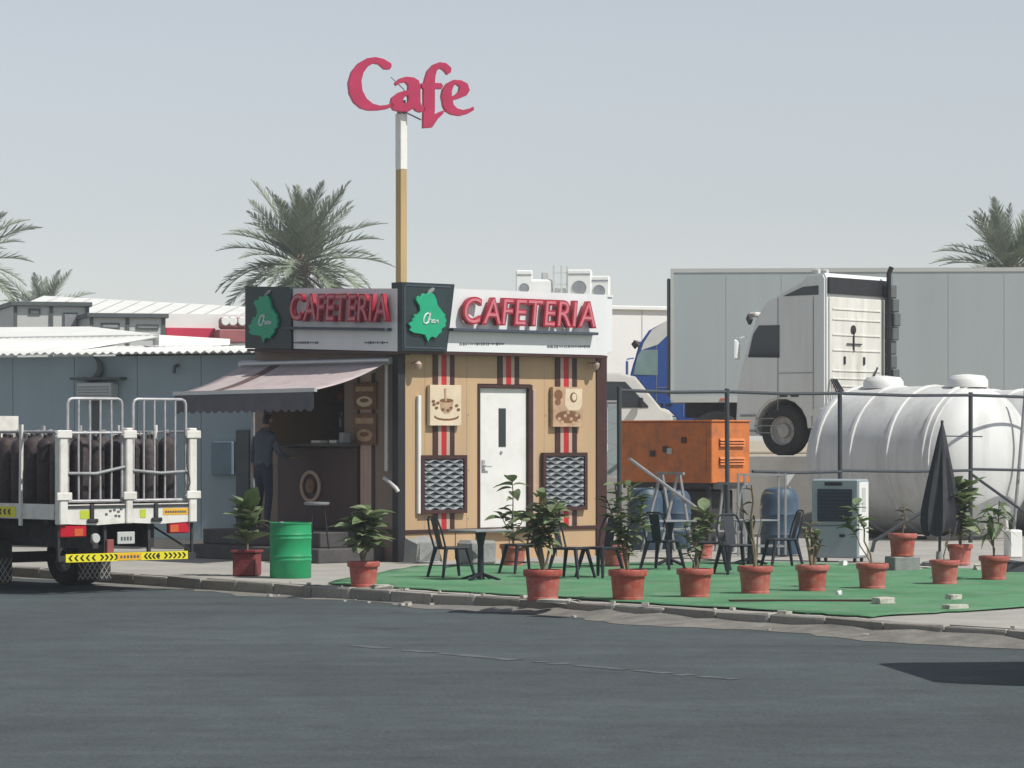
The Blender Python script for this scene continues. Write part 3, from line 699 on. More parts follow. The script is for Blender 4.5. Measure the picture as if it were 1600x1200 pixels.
# ------------------------------------------------------------------ sign post with the red word
def sign_post():
    Y = 51.5; base = pt(627, 0, Y)
    t = thing('cafe_sign_post', 'tall square post behind the kiosk carrying a red script word Cafe', 'sign', (base.x, Y, PZ), A)
    zc = pt(627, 265, Y).z-PZ; zt = pt(627, 178, Y).z-PZ; w = 0.066
    MB().box(-w, w, -w, w, 0, zc, b=0.006).build('lower_post', mat('post_beige', (0.50,0.36,0.17), 0.7, var=0.15, scale=2, dirt=(0.3,0.2,0.1), dirt_amt=0.4, streak=True), t)
    MB().box(-w-.004, w+.004, -w-.004, w+.004, zc+.001, zt, b=0.006).build('upper_sleeve', m_white, t)
    MB().box(-w-.014, w+.014, -w-.014, w+.014, zc-2.0, zc-1.96).build('post_collar', m_brown, t)
    MB().box(-0.05, 0.05, -0.05, 0.05, zt+.001, zt+0.22).build('post_head', m_steel, t)
    s = 1/3*Y/FOC; c = (378, 372)
    kx = 1/math.cos(R(16))
    C = [(305,125),(270,105),(235,98),(195,105),(155,130),(125,170),(110,220),(115,270),(135,310),(165,335),(200,345),(245,343),(285,336),(318,322),(314,308),(285,320),(255,324),(222,316),(192,293),(172,255),(167,210),(177,170),(197,141),(225,124),(250,128),(275,150),(298,150),(306,140)]
    a = [(325,215),(345,195),(375,185),(410,187),(432,200),(440,225),(440,300),(446,318),(464,322),(464,340),(440,347),(420,340),(412,328),(385,345),(350,347),(318,340),(303,318),(310,285),(340,260),(386,246),(386,222),(372,207),(348,213),(330,225)]
    ah = [(386,268),(366,278),(357,294),(360,308),(374,312),(386,300)]
    f = [(455,420),(457,300),(457,236),(448,232),(448,214),(460,210),(464,190),(475,155),(500,125),(530,112),(560,115),(584,136),(582,155),(567,166),(553,148),(534,136),(516,150),(509,180),(507,210),(538,210),(545,222),(538,234),(507,235),(507,330),(505,358),(530,345),(552,336),(545,352),(520,377),(495,416)]
    e = [(545,295),(540,270),(546,240),(565,210),(595,193),(630,193),(660,208),(670,238),(655,262),(622,277),(590,287),(594,308),(612,326),(640,333),(670,325),(688,316),(689,330),(660,348),(625,358),(585,352),(560,338),(548,315)]
    eh = [(586,270),(586,243),(596,217),(612,210),(626,222),(622,246),(606,262)]
    top_z = pt(627, 60+c[1]/3, Y).z-PZ
    for nm, loops in (('letter', [C]), ('letter', [a, ah]), ('letter', [f]), ('letter', [e, eh])):
        lp = [[((x-c[0])*s*kx, -(y-c[1])*s) for x, y in l] for l in loops]
        me = outline_mesh('letter', lp, 0.10, m_cafe, bevel=0.006)
        o = link(nm, me, t); o.location = (0.0, -0.12, top_z); o.rotation_euler = (0, 0, R(16)-A)
    b = MB(); b.tube([(-0.3,-.1,top_z+.62),(0,-.05,top_z+.46),(.1,-.05,top_z+.3)], .008, 6); b.beam((-.05,-.06,zt+.05),(.33,.0-.1,zt-.08),.02)
    b.build('stay', m_steel, t)
sign_post()

# ------------------------------------------------------------------ wheels
def wheel_meshes(r, w, key):
    b = MB(); b.lathe([(r*.56,-w*.42),(r*.9,-w*.5),(r*.985,-w*.36),(r,-w*.2),(r,w*.2),(r*.985,w*.36),(r*.9,w*.5),(r*.56,w*.42)], 28, axis='x', cap=False)
    ty = b.mesh('tyre', m_tyre, True)
    b = MB(); b.lathe([(r*.57,-w*.40),(r*.53,-w*.34),(r*.50,-w*.15),(r*.30,-w*.12),(r*.26,-w*.34),(r*.12,-w*.38),(.001,-w*.38)], 24, axis='x', cap=False)
    b.lathe([(r*.57,w*.40),(r*.53,w*.34),(r*.50,w*.15),(r*.30,w*.12),(r*.26,w*.34),(r*.12,w*.38),(.001,w*.38)], 24, axis='x', cap=False)
    for k in range(8):
        a = k*math.pi/4
        for sg in (-1, 1): b.cyl((sg*w*.13, math.cos(a)*r*.4, math.sin(a)*r*.4), (sg*w*.20, math.cos(a)*r*.4, math.sin(a)*r*.4), r*.045, n=6)
    return ty, b.mesh('rim', m_rim, True)
WM = {}
def wheel(parent, x, y, r, w, key):
    if key not in WM: WM[key] = wheel_meshes(r, w, key)
    o = link('wheel', WM[key][0], parent); o.location = (x, y, r)
    link('rim', WM[key][1], o)
    return o

# ------------------------------------------------------------------ open truck with barred tailgates
def flatbed():
    # rear right corner stands 1.8 m behind the right rear wheel
    rr = Vector((-3.98, 40.12)); W = 2.06; o_ = rr - U*W
    t = thing('flatbed_truck', 'cream open truck with tall barred tailgates and a yellow chevron bumper bar', 'truck', (o_.x, o_.y, 0), A)
    zb = 0.93                                  # underside of the deck
    # deck and chassis
    MB().box(0.02, W-0.02, 0.04, 4.1, zb, zb+0.10, b=0.01).build('deck', m_chas, t)
    b = MB(); b.box(0.55, 0.67, 0.1, 6.0, 0.55, zb-0.004); b.box(W-0.67, W-0.55, 0.1, 6.0, 0.55, zb-0.004)
    for y in (0.3, 1.4, 2.6, 3.8): b.box(0.06, W-0.06, y, y+0.07, zb-0.09, zb-0.002)
    b.build('chassis', m_chas, t)
    # low tail boards in two halves
    H = 0.235; z0 = zb-0.07; z1 = z0+H
    for (x0, x1) in ((0.10, W/2-0.03), (W/2+0.03, W-0.10)):
        bd = MB().prism([(x0, z0), ((x0+x1)/2, z0-0.02), (x1, z0), (x1, z1), (x0, z1)], -0.03, 0.025, 'xz').build('tail_board', m_tkwhite, t)
        xm = x0+(x1-x0)*0.42
        bb = MB(); bb.box(xm-.025, xm+.025, -0.055, -0.031, z0+.03, z1); bb.box(xm-.07, xm+.09, -0.06, -0.031, z0+.01, z0+.06, b=.01); bb.build('latch', m_chas, bd)
        MB().box(x0+.02, x1-.02, -0.042, -0.031, z1-.045, z1-.012).build('board_groove', m_chas, bd)
    def sticker(x0, x1, za, zc, m, y=-0.034):
        return MB().box(x0, x1, y, y+0.002, za, zc).build('sticker', m, t)
    sticker(0.31, 0.48, z0+.06, z0+.165, m_lime); sticker(1.20, 1.29, z0+.06, z0+.165, m_lime); sticker(1.55, 1.93, z0+.09, z0+.17, m_ora)
    b = MB()
    for k in range(9): b.box(1.58+k*.037, 1.58+k*.037+.026, -.0375, -.0345, z0+.115, z0+.14)
    for (x, z) in ((.68,.10),(.74,.14),(.80,.15),(.86,.13),(.90,.16),(.82,.08),(.87,.075)): b.box(x, x+.035, -.036, -.031, z0+z, z0+z+.025)
    b.build('board_marking', m_ink, t)
    # posts
    zp = 2.03
    for (x0, x1, zt) in ((0.0, 0.12, zp-0.09), (W/2-0.05, W/2+0.05, zp), (W-0.12, W, zp)):
        p = MB().box(x0, x1, -0.06, 0.06, z0-.01, zt, b=0.012).build('gate_post', m_tkwhite, t)
        bb = MB()
        for z in (z1+0.05, zp-0.13): bb.box(x0-.05, x1+.05, -0.075, -0.058, z, z+.10, b=.01)
        bb.build('hinge_plate', m_tkwhite, p)
    # barred gates
    for gi, (x0, x1) in enumerate(((0.15, W/2-0.08), (W/2+0.09, W-0.14))):
        zt = 2.385; za = z1+0.03; r = 0.019
        g = MB(); c = 0.06
        g.tube([(x0, 0, za), (x0, 0, zt-c), (x0+c*.3, 0, zt-c*.3), (x0+c, 0, zt), (x1-c, 0, zt), (x1-c*.3, 0, zt-c*.3), (x1, 0, zt-c), (x1, 0, za)], r, 8)
        g.tube([(x0, 0, za+.01), (x1, 0, za+.01)], r, 8)
        gate = g.build('barred_gate', m_bar, t, True)
        n = 4
        for k in range(1, n+1):
            x = x0+(x1-x0)*k/(n+1); MB().tube([(x, 0, za), (x+rnd.uniform(-.008,.008), rnd.uniform(-.006,.006), (za+zt)/2), (x, 0, zt)], 0.014, 8).build('bar', m_bar, gate, True)
        sl_ = 0.05 if gi == 0 else -0.01
        MB().tube([(x0-.03, -.02, 1.50-sl_/2), ((x0+x1)/2, -.024, 1.50-.03), (x1+.03, -.02, 1.50+sl_)], 0.02, 8).build('cross_bar', m_steel, gate, True)
        if gi == 0: MB().tube([(x0-.02, 0.0, 1.965), (x1, 0.0, 1.97)], 0.017, 8).build('cross_bar', m_bar, gate, True)
    b = MB(); b.tube([(W-.15,-.05,1.9),(W-.17,-.06,1.6),(W-.12,-.07,1.35),(W-.18,-.06,1.2)], .008, 5); b.build('chain', m_chas, t)
    # side rails
    for x, nm in ((0.02, 'L'), (W-0.02, 'R')):
        s_ = MB(); s_.box(x-.02, x+.02, 0.08, 4.05, zb-.02, zb+.17, b=.008); sd = s_.build('side_board', m_tkwhite if nm == 'L' else m_chas, t)
        for z in (1.98, ): MB().tube([(x,0.05,z),(x,4.05,z)], .018, 8).build('side_rail', m_bar, sd, True)
        for k, y in enumerate((0.78, 1.6, 2.45, 3.3, 4.0)):
            MB().beam((x-.03, y, zb-.1), (x-.03, y-0.02, 2.07), .05, .03).build('side_stake', m_tkwhite if k == 0 else m_bar, sd)
            if k: MB().tube([(x-.03, y, zb+.16), (x-.02, y-.10, 1.55), (x-.03, y-.05, 1.98)], .012, 6).build('side_brace', m_bar, sd)
        st_ = MB(); st_.box(x-.026, x-.021, 0.9, 1.55, zb+.0, zb+.13); st_.build('hazard_sticker', m_yel, sd)
        if nm == 'L':
            st_ = MB()
            for k in range(5):
                y = 1.0+k*.1; st_.prism([(y, zb+.03), (y+.04, zb+.03), (y+.07, zb+.065), (y+.04, zb+.10), (y, zb+.10), (y+.03, zb+.065)], x-.029, x-.0265, 'yz')
            st_.build('chevron', m_black, sd)
    # lights, plate
    for (x0, x1, zo) in ((0.03, 0.42, 0.0), (1.66, 1.97, 0.02)):
        l = MB().box(x0, x1, -0.02, 0.06, zb-.235+zo, zb-.085+zo, b=0.015).build('tail_light', m_tail, t)
        xm = x0+(x1-x0)*(.52 if x0 < 1 else .02)
        MB().box(xm, xm+.13, -0.026, -0.019, zb-.22+zo, zb-.13+zo, b=.004).build('amber_lens', m_tailo, l)
    pl = MB().box(0.88, 1.14, -0.01, 0.01, 0.60, 0.75, b=.005).build('number_plate', m_farg, t)
    b = MB()
    for k in range(4): b.box(0.93+k*.045, 0.955+k*.045, -.014, -.0105, .645, .69)
    b.build('plate_marks', m_ink, pl)
    MB().lathe([(.055,-.02),(.06,-.01),(.06,.02)], 14, (.56, 0.0, .68), axis='y').build('reflector', m_farg, t)
    MB().box(0.72, 0.82, -0.02, 0.02, 0.48, 0.66, b=.006).build('warning_tag', mat('tag_red',(0.30,0.09,0.08),0.6), t)
    # rear guard frame and chevron bar
    zc = 0.44; fr = MB()
    fr.beam((0.0, 0.0, zc), (W, 0.0, zc), .05, .07)
    for x in (0.03, W-0.03): fr.beam((x, 0.02, zc+.03), (x, 0.02, zb), .03)
    for x in (0.72, 1.38): fr.beam((x, 0.03, zc), (x, 0.05, zb-.05), .04)
    fr.beam((0.03, 0.02, zc+.05), (0.45, 0.35, zb-.1), .025); fr.beam((W-.03, 0.02, zc+.05), (W-.45, 0.35, zb-.1), .025)
    fr.build('rear_guard', m_chas, t)
    br = MB().box(0.10, 1.93, -0.035, -0.027, zc-.045, zc+.055).build('chevron_bar', m_yel, t)
    b = MB()
    def chev(x, sg):
        w = .035*sg
        b.prism([(x, zc-.03), (x+w*.8, zc-.03), (x+w*1.8, zc+.005), (x+w*.8, zc+.04), (x, zc+.04), (x+w, zc+.005)], -.039, -.0355, 'xz')
    for k in range(5): chev(0.20+k*.085, -1)
    for k in range(4): chev(0.60+k*.07, 1)
    for k in range(4): chev(1.32+k*.06, -1)
    for k in range(5): chev(1.56+k*.07, 1)
    b.box(1.47,1.50,-.039,-.0355,zc-.01,zc+.02)
    b.build('chevron', m_black, br)
    MB().box(0.86, 1.22, -.0395, -.0352, zc-.038, zc+.048).build('orange_plate', m_ora, br)
    b = MB()
    for k in range(6): b.box(.90+k*.05, .93+k*.05, -.042, -.0398, zc-.012, zc+.02)
    b.build('plate_marks', m_ink, br)
    # wheels, dual at the rear
    for x in (0.14, 0.38, W-0.38, W-0.14): wheel(t, x, 2.22, 0.38, 0.21, 'lt')
    for x in (0.2, W-0.2): wheel(t, x, 5.2, 0.38, 0.21, 'lt')
    MB().cyl((0.1, 2.22, .38), (W-.1, 2.22, .38), .07).build('axle', m_chas, t)
    for x0, x1 in ((0.02, 0.52), (W-0.54, W-0.03)):
        f = MB().box(x0, x1, 1.77, 1.785, 0.07, 0.62).build('mud_flap', m_chas, t)
        d_ = MB(); n = 7; w = x1-x0
        for k in range(n):
            xa = x0+w*k/n
            d_.beam((xa, 1.765, .09), (min(x1, xa+w*3/n), 1.765, .09+min(3, n-k)*.1), .012, .008); d_.beam((xa+w/n, 1.764, .09), (max(x0, xa+w/n-w*3/n), 1.764, .09+min(3, k+1)*.1), .012, .008)
        d_.build('flap_lattice', m_rim, f)
    MB().box(0.0, W, 3.95, 4.05, zb+.1, 2.2).build('headboard', m_tkwhite, t)
    b = MB(); b.box(0.05, 0.5, 2.9, 3.7, .5, .85, b=.03); b.build('fuel_tank_or_dark_fill', m_chas, t)
    MB().beam((-.02,1.5,.42),(-.02,3.9,.42),.03,.06).build('side_guard', m_lime, t)
    # cab (ahead of the bed)
    cab = MB().prism([(4.3,.55),(4.3,2.15),(4.5,2.28),(5.5,2.28),(5.75,2.1),(6.05,1.35),(6.1,.5),(5.65,.5),(5.55,.78),(5.2,.9),(4.85,.78),(4.75,.55)], 0.05, W-0.05, 'yz', b=.03).build('cab', m_tkwhite, t)
    for x in (0.045, W-0.045): MB().prism([(4.9,1.4),(4.9,2.05),(5.55,2.05),(5.85,1.4)], x-.004, x+.004, 'yz').build('cab_window', m_glass, cab)
    MB().face([(.15,5.79,2.06),(W-.15,5.79,2.06),(W-.15,6.06,1.4),(.15,6.06,1.4)]).build('windscreen', m_glass, cab)
    # load: upright gas cylinders
    c = MB(); c.lathe([(.105,0),(.115,.02),(.115,.86),(.10,.92),(.06,.965),(.03,.98),(.03,1.03)], 14)
    body = c.mesh('gas_cylinder', m_cylr, True)
    c = MB(); c.cyl((0,0,1.03),(0,0,1.075),.018, n=6); c.cyl((-.04,0,1.055),(.04,0,1.055),.01, n=6); val = c.mesh('valve', m_rim)
    k = 0
    for j in range(12):
        for i in range(7):
            if j > 2 and 3 < i: continue              # only the rows that can be seen
            q = o_ + U*(0.20+i*0.265+rnd.uniform(-.02,.02)) + V*(0.24+j*0.29+rnd.uniform(-.02,.02))
            g = link('gas_cylinder', body); g.location = (q.x, q.y, zb+0.102+0.0); g.rotation_euler = (0, 0, rnd.uniform(0, 6))
            g.scale = (1, 1, rnd.uniform(.86, .92))
            link('valve', val, g)
            nth = ('first', 'second', 'third', 'fourth', 'fifth', 'sixth', 'seventh', 'eighth', 'ninth', 'tenth', 'eleventh', 'twelfth')
            if j == 0: lab = 'dark gas cylinder behind the barred tailgate, %s from the left post' % nth[i]
            elif i == 0: lab = 'dark gas cylinder along the left side rail, %s from the tailgate' % nth[j]
            else: lab = 'dark gas cylinder standing among others inside the open truck bed'
            tag(g, lab, 'gas cylinder', 'gas cylinders loaded on the open truck')
flatbed()

# ------------------------------------------------------------------ parked heavy trucks in the raised yard
YZ = 1.55
def cab_unit(t, L, W, c_side, c_rear, c_low, win=m_glass):
    prof = [(0,.75),(0,3.46),(.05,3.56),(.42,3.54),(.52,3.42),(1.34,3.05),(1.60,2.74),(1.82,2.20),(2.00,1.62),(2.08,1.2),(2.12,.40),(1.55,.40)]
    n = 9; arch = [(1.03+.60*math.cos(math.pi*k/n), .55+.58*math.sin(math.pi*k/n)) for k in range(n+1)]
    k = L/2.12
    P = [(y*k, z) for y, z in prof] + [(y*k, z) for y, z in arch] + [(.30*k,.55),(.30*k,.75)]
    body = MB().prism(P, 0, W, 'yz', b=0.035).build('cab_body', c_side, t)
    for x, sg in ((0, -1), (W, 1)):
        a0 = x+sg*.006
        w = MB().prism([(1.06*k,1.93),(1.06*k,2.57),(1.55*k,2.57),(1.68*k,2.40),(1.80*k,1.95)], a0-.003, a0+.003, 'yz').build('side_window', win, body)
        MB().prism([(.16*k,3.14),(.16*k,3.32),(.52*k,3.30),(.98*k,3.13)], a0-.003, a0+.003, 'yz').build('roof_window', m_glass, body)
        sm = MB()
        for y in (.28, 1.10): sm.box(a0-.002, a0+.002, y*k-.008, y*k+.008, .9, 3.1)
        sm.box(a0-.002, a0+.002, .30*k, 1.08*k, 1.62, 1.635); sm.build('panel_seam', m_steel, body)
        vn = MB(); vn.box(a0-.004, a0+.004, .62*k, .80*k, 1.16, 1.22); vn.box(a0-.004, a0+.004, .88*k, 1.06*k, 1.16, 1.22); vn.build('side_vent', m_black, body)
        mr = MB(); mr.box(x+sg*.03, x+sg*.22, 1.95*k, 2.02*k, 1.90, 2.30, b=.03); mr.beam((x, 1.80*k, 2.36), (x+sg*.15, 1.98*k, 2.33), .03); mr.build('mirror', c_side, body)
        MB().beam((x+sg*.0, 1.80*k, 2.76), (x+sg*.06, 1.70*k, 2.64), .06, .14).build('visor_tip', m_black, body)
        MB().prism([(1.24*k,1.97),(1.24*k,2.2),(1.30*k,2.3),(1.42*k,2.0)], a0-.009, a0-.0035, 'yz').build('window_shine', m_glassg, w) if False else None
        st = MB()
        for z in (.48,.78): st.box(x-.02 if sg < 0 else x-.1, x+.1 if sg < 0 else x+.02, 1.62*k, 1.98*k, z, z+.04)
        st.build('cab_step', m_steel, body)
    # windscreen and front
    MB().face([(.08,1.655*k,2.66),(W-.08,1.655*k,2.66),(W-.08,2.005*k,1.66),(.08,2.005*k,1.66)]).build('windscreen', m_glass, body)
    g = MB(); g.box(.25, W-.25, 2.13*k, 2.15*k, .85, 1.45, b=.01); g.build('grille', m_black, body)
    for x in (.10, W-.45): MB().box(x, x+.35, 2.125*k, 2.16*k, .52, .72, b=.02).build('headlight', m_glassg, body)
    vb = MB(); vb.box(.02, W-.02, 1.62*k, 1.80*k, 2.74, 2.84, b=.03); vb.build('sun_visor', m_cabw, body)
    wheel(t, .17, 1.03*k, .5, .30, 'hgv'); wheel(t, W-.17, 1.03*k, .5, .30, 'hgv')
    lo = MB(); lo.box(.25, W-.25, -3.4, 1.9*k, .62, .86); lo.build('chassis', m_chas, t)
    return body
def tractor():
    o_ = pt(1290, 0, 62.0); W = 2.42
    t = thing('tractor_unit', 'pale grey high-roof tractor unit with white rear wall parked behind the water tank', 'truck', (o_.x, o_.y, YZ), R(52))
    body = cab_unit(t, 2.12, W, m_cabg, m_cabw, None)
    # rear wall, ribbed and lit
    rw = MB().box(.10, W-.28, -.03, -.005, .85, 3.10, b=.01).build('rear_wall', m_cabw, t)
    for z in (1.35,1.5,1.65,2.05,2.35,2.65,2.85): MB().box(.2, W-.45, -.045, -.029, z, z+.035, b=.006).build('rib', m_cabw, rw)
    MB().box(.06, W-.10, -.05, -.004, 3.16, 3.48).build('deflector_gap', m_black, t)
    vn = MB(); vn.cyl((.95,-.05,2.48),(.95,-.03,2.48),.09,n=12); vn.beam((.95,-.05,2.45),(.95,-.05,2.05),.025); vn.beam((.70,-.052,2.2),(1.25,-.052,2.2),.02); vn.build('rear_fitting', m_black, rw)
    for x in (.60, 1.32): MB().box(x,x+.06,-.05,-.03,1.80,1.95).build('rear_vent', m_black, rw)
    for k in range(4): MB().tube([(.12+.06*k,-.05,1.5),(.05+.09*k,-.25,1.2),(.22+.05*k,-.35,1.05),(.1+.1*k,-.4,.9)], .018, 6).build('air_hose', m_black, t)
    MB().tube([(1.25,-.06,1.0),(1.75,-.10,1.75)], .02, 6).build('gas_strut', m_black, t)
    MB().box(.25, 1.6, -.22, -.04, .72, 1.0, b=.01).build('rear_crossmember', m_black, t)
    ex = MB(); ex.tube([(W-.34,-.16,.7),(W-.34,-.16,3.62),(W-.30,-.2,3.75)], .05, 10); ex.build('exhaust_stack', m_black, t, True)
    df = MB()
    for k in range(9): df.box(W-.26, W-.02, -.20-.05*math.sin(k*1.3), -.03, .9+k*.28, .9+k*.28+.27, b=.02)
    df.build('side_fairing', m_trimd, t)
    for x in (.25, .55): MB().lathe([(.05,.30),(.06,.36),(.03,.46)], 10, (x, .0, 3.61), axis='y').build('roof_lamp', m_farg, t, True)
    for k in range(5): MB().box(.02+.0*k, .03, 1.2, 1.9, .45+k*.07, .47+k*.07).build('step_tread', m_steel, t) if k % 2 == 0 else None
    for x in (.2, .48, W-.48, W-.2): wheel(t, x, -2.4, .5, .28, 'hgv2')
    MB().box(-.02, .04, -1.2, .28, .45, .95, b=.02).build('side_skirt', m_cabg, t)
tractor()
def trailer():
    Y = 72.0; o_ = pt(1049, 0, Y)
    t = thing('box_trailer', 'long pale grey refrigerated box trailer behind the tractor unit', 'trailer', (o_.x, o_.y, YZ), R(86))
    L = 13.6; W = 2.55
    MB().box(0, W, -L, 0, 1.22, 4.15, b=.02).build('box_body', m_trail, t)
    r = MB()
    for z0, z1 in ((1.16, 1.30), (4.08, 4.17)): r.box(-.015, W+.015, -L-.01, .012, z0, z1)
    r.build('edge_rail', m_farg, t)
    for y in (-0.0, -L): MB().box(-.02, .06, y-.05 if y else -.05, y+.05 if y else .02, 1.2, 4.16).build('corner_rail', m_farg, t)
    MB().box(.02, W-.02, .022, .10, 1.3, 3.95, b=.02).build('front_bulkhead', m_trimd, t)
    ch = MB(); ch.box(.75, .9, -L+.3, -.3, .82, 1.16); ch.box(W-.9, W-.75, -L+.3, -.3, .82, 1.16)
    for y in range(2, 13, 2): ch.box(.1, W-.1, -y-.05, -y+.05, 1.0, 1.15)
    ch.build('chassis', m_chas, t)
    for k in range(1, 11): MB().box(-.005, -.0005, -k*1.24-.012, -k*1.24+.012, 1.31, 4.07).build('panel_joint', m_trail, t)
    for k in range(6): MB().box(-.035, -.0155, -1.2-k*2.2, -1.1-k*2.2, 1.2, 1.25).build('side_marker', m_tailo, t)
    for x in (.45, W-.45):
        lg = MB(); lg.box(x-.07, x+.07, -2.6, -2.45, .0, 1.15); lg.box(x-.15, x+.15, -2.66, -2.38, 0, .04); lg.build('landing_leg', m_chas, t)
    for y in (-9.2, -10.5, -11.8):
        for x in (.2, W-.2): wheel(t, x, y, .5, .36, 'hgv3')
    for x in (.2, W-.2): wheel(t, x, -1.0, .5, .30, 'hgv')
    MB().box(.1, .7, -5.2, -4.0, .45, 1.0, b=.03).build('pallet_box', m_chas, t)
    return t
trailer()
def blue_truck():
    Y = 80.0; o_ = pt(975, 0, Y)
    t = thing('blue_truck', 'blue and white lorry cab peeking out behind the grey trailer', 'truck', (o_.x+1.72, o_.y, YZ), R(84))
    k = 0
    body = cab_unit(t, 1.75, 2.45, m_blue, m_white, None, win=m_glassg)
    MB().prism([(y*.76,z) for y, z in ((1.15,2.70),(.60,3.10),(.60,3.42),(1.34,3.07),(1.62,2.74),(1.70,2.56))], -.012, .5, 'yz').build('roof_fairing', m_white, t)
    MB().prism([(y*.76,z) for y, z in ((1.40,.95),(1.40,1.56),(2.00,1.62),(2.08,1.2),(2.10,.95))], -.012, .3, 'yz').build('corner_panel', m_white, t)
    MB().box(.05, 2.4, -3.6, -.6, 1.0, 3.5).build('cargo_body', m_blue, t)
    for x in (.2, 2.25): wheel(t, x, -2.4, .5, .30, 'hgv2')
blue_truck()
def van(name, label, loc, rz, k, body_m):
    t = thing(name, label, 'van', loc, rz)
    P = [(0,.35),(0,1.45),(.10,1.78),(.35,1.93),(3.2,1.95),(3.55,1.86),(4.15,1.12),(4.42,.98),(4.50,.40),(4.1,.32),(4.05,.55),(3.85,.70),(3.55,.70),(3.35,.55),(3.30,.30),(1.25,.30),(1.2,.55),(1.0,.70),(.72,.70),(.52,.55),(.47,.35)]
    bd = MB().prism([(y*k, z*k) for y, z in P], 0, 1.72*k, 'yz', b=.04).build('body', body_m, t)
    for x, sg in ((0,-1),(1.72*k,1)):
        for q in ([(.35,1.12),(.40,1.72),(1.5,1.74),(1.5,1.12)], [(1.6,1.12),(1.6,1.74),(2.55,1.75),(2.55,1.12)], [(2.65,1.12),(2.65,1.75),(3.3,1.74),(3.85,1.16),(3.85,1.12)]):
            MB().prism([(y*k, z*k) for y, z in q], x+sg*.003, x+sg*.009, 'yz').build('side_window', m_glass, bd)
        h = MB(); h.box(x+sg*.004, x+sg*.02, 2.72*k, 2.86*k, .95*k, .985*k); h.box(x+sg*.003, x+sg*.006, 2.595*k, 2.61*k, .4*k, 1.75*k); h.build('door_handle', m_steel, bd)
        mr = MB(); mr.box(x+sg*.05, x+sg*.22, 3.62*k, 3.72*k, 1.12*k, 1.36*k, b=.02); mr.build('mirror', m_black, bd)
        for y in (.86, 3.70): wheel(t, x-sg*.12, y*k, .33*k, .20, 'van%.2f' % k)
    MB().face([(.1*k,3.60*k,1.835*k),(1.62*k,3.60*k,1.835*k),(1.62*k,4.14*k,1.165*k),(.1*k,4.14*k,1.165*k)]).build('windscreen', m_glass, bd)
    for x in (.1, 1.35): MB().box(x*k, (x+.3)*k, 4.40*k, 4.52*k, .72*k, .90*k, b=.02).build('headlight', m_glassg, bd)
    MB().box(.0, 1.72*k, 4.42*k, 4.58*k, .35*k, .58*k, b=.03).build('bumper', m_trimd, bd)
    MB().box(.0, 1.72*k, -.08, .01, .35*k, .55*k, b=.02).build('bumper', m_trimd, bd)
    return t
# white van nose to the right; local +y is its heading
p = pt(1047, 0, 70.0)
van('white_van', 'white van behind the orange generator, nose to the right', (p.x-4.0, p.y-1.0+1.2, YZ), R(-90), 0.90, m_white)
# a van parked outside the frame on the right: it throws the long shadow onto the road
van('parked_van', 'dark van parked at the roadside right of the view', (4.47, 26.2, 0.0), R(-84), 1.24, m_chas)

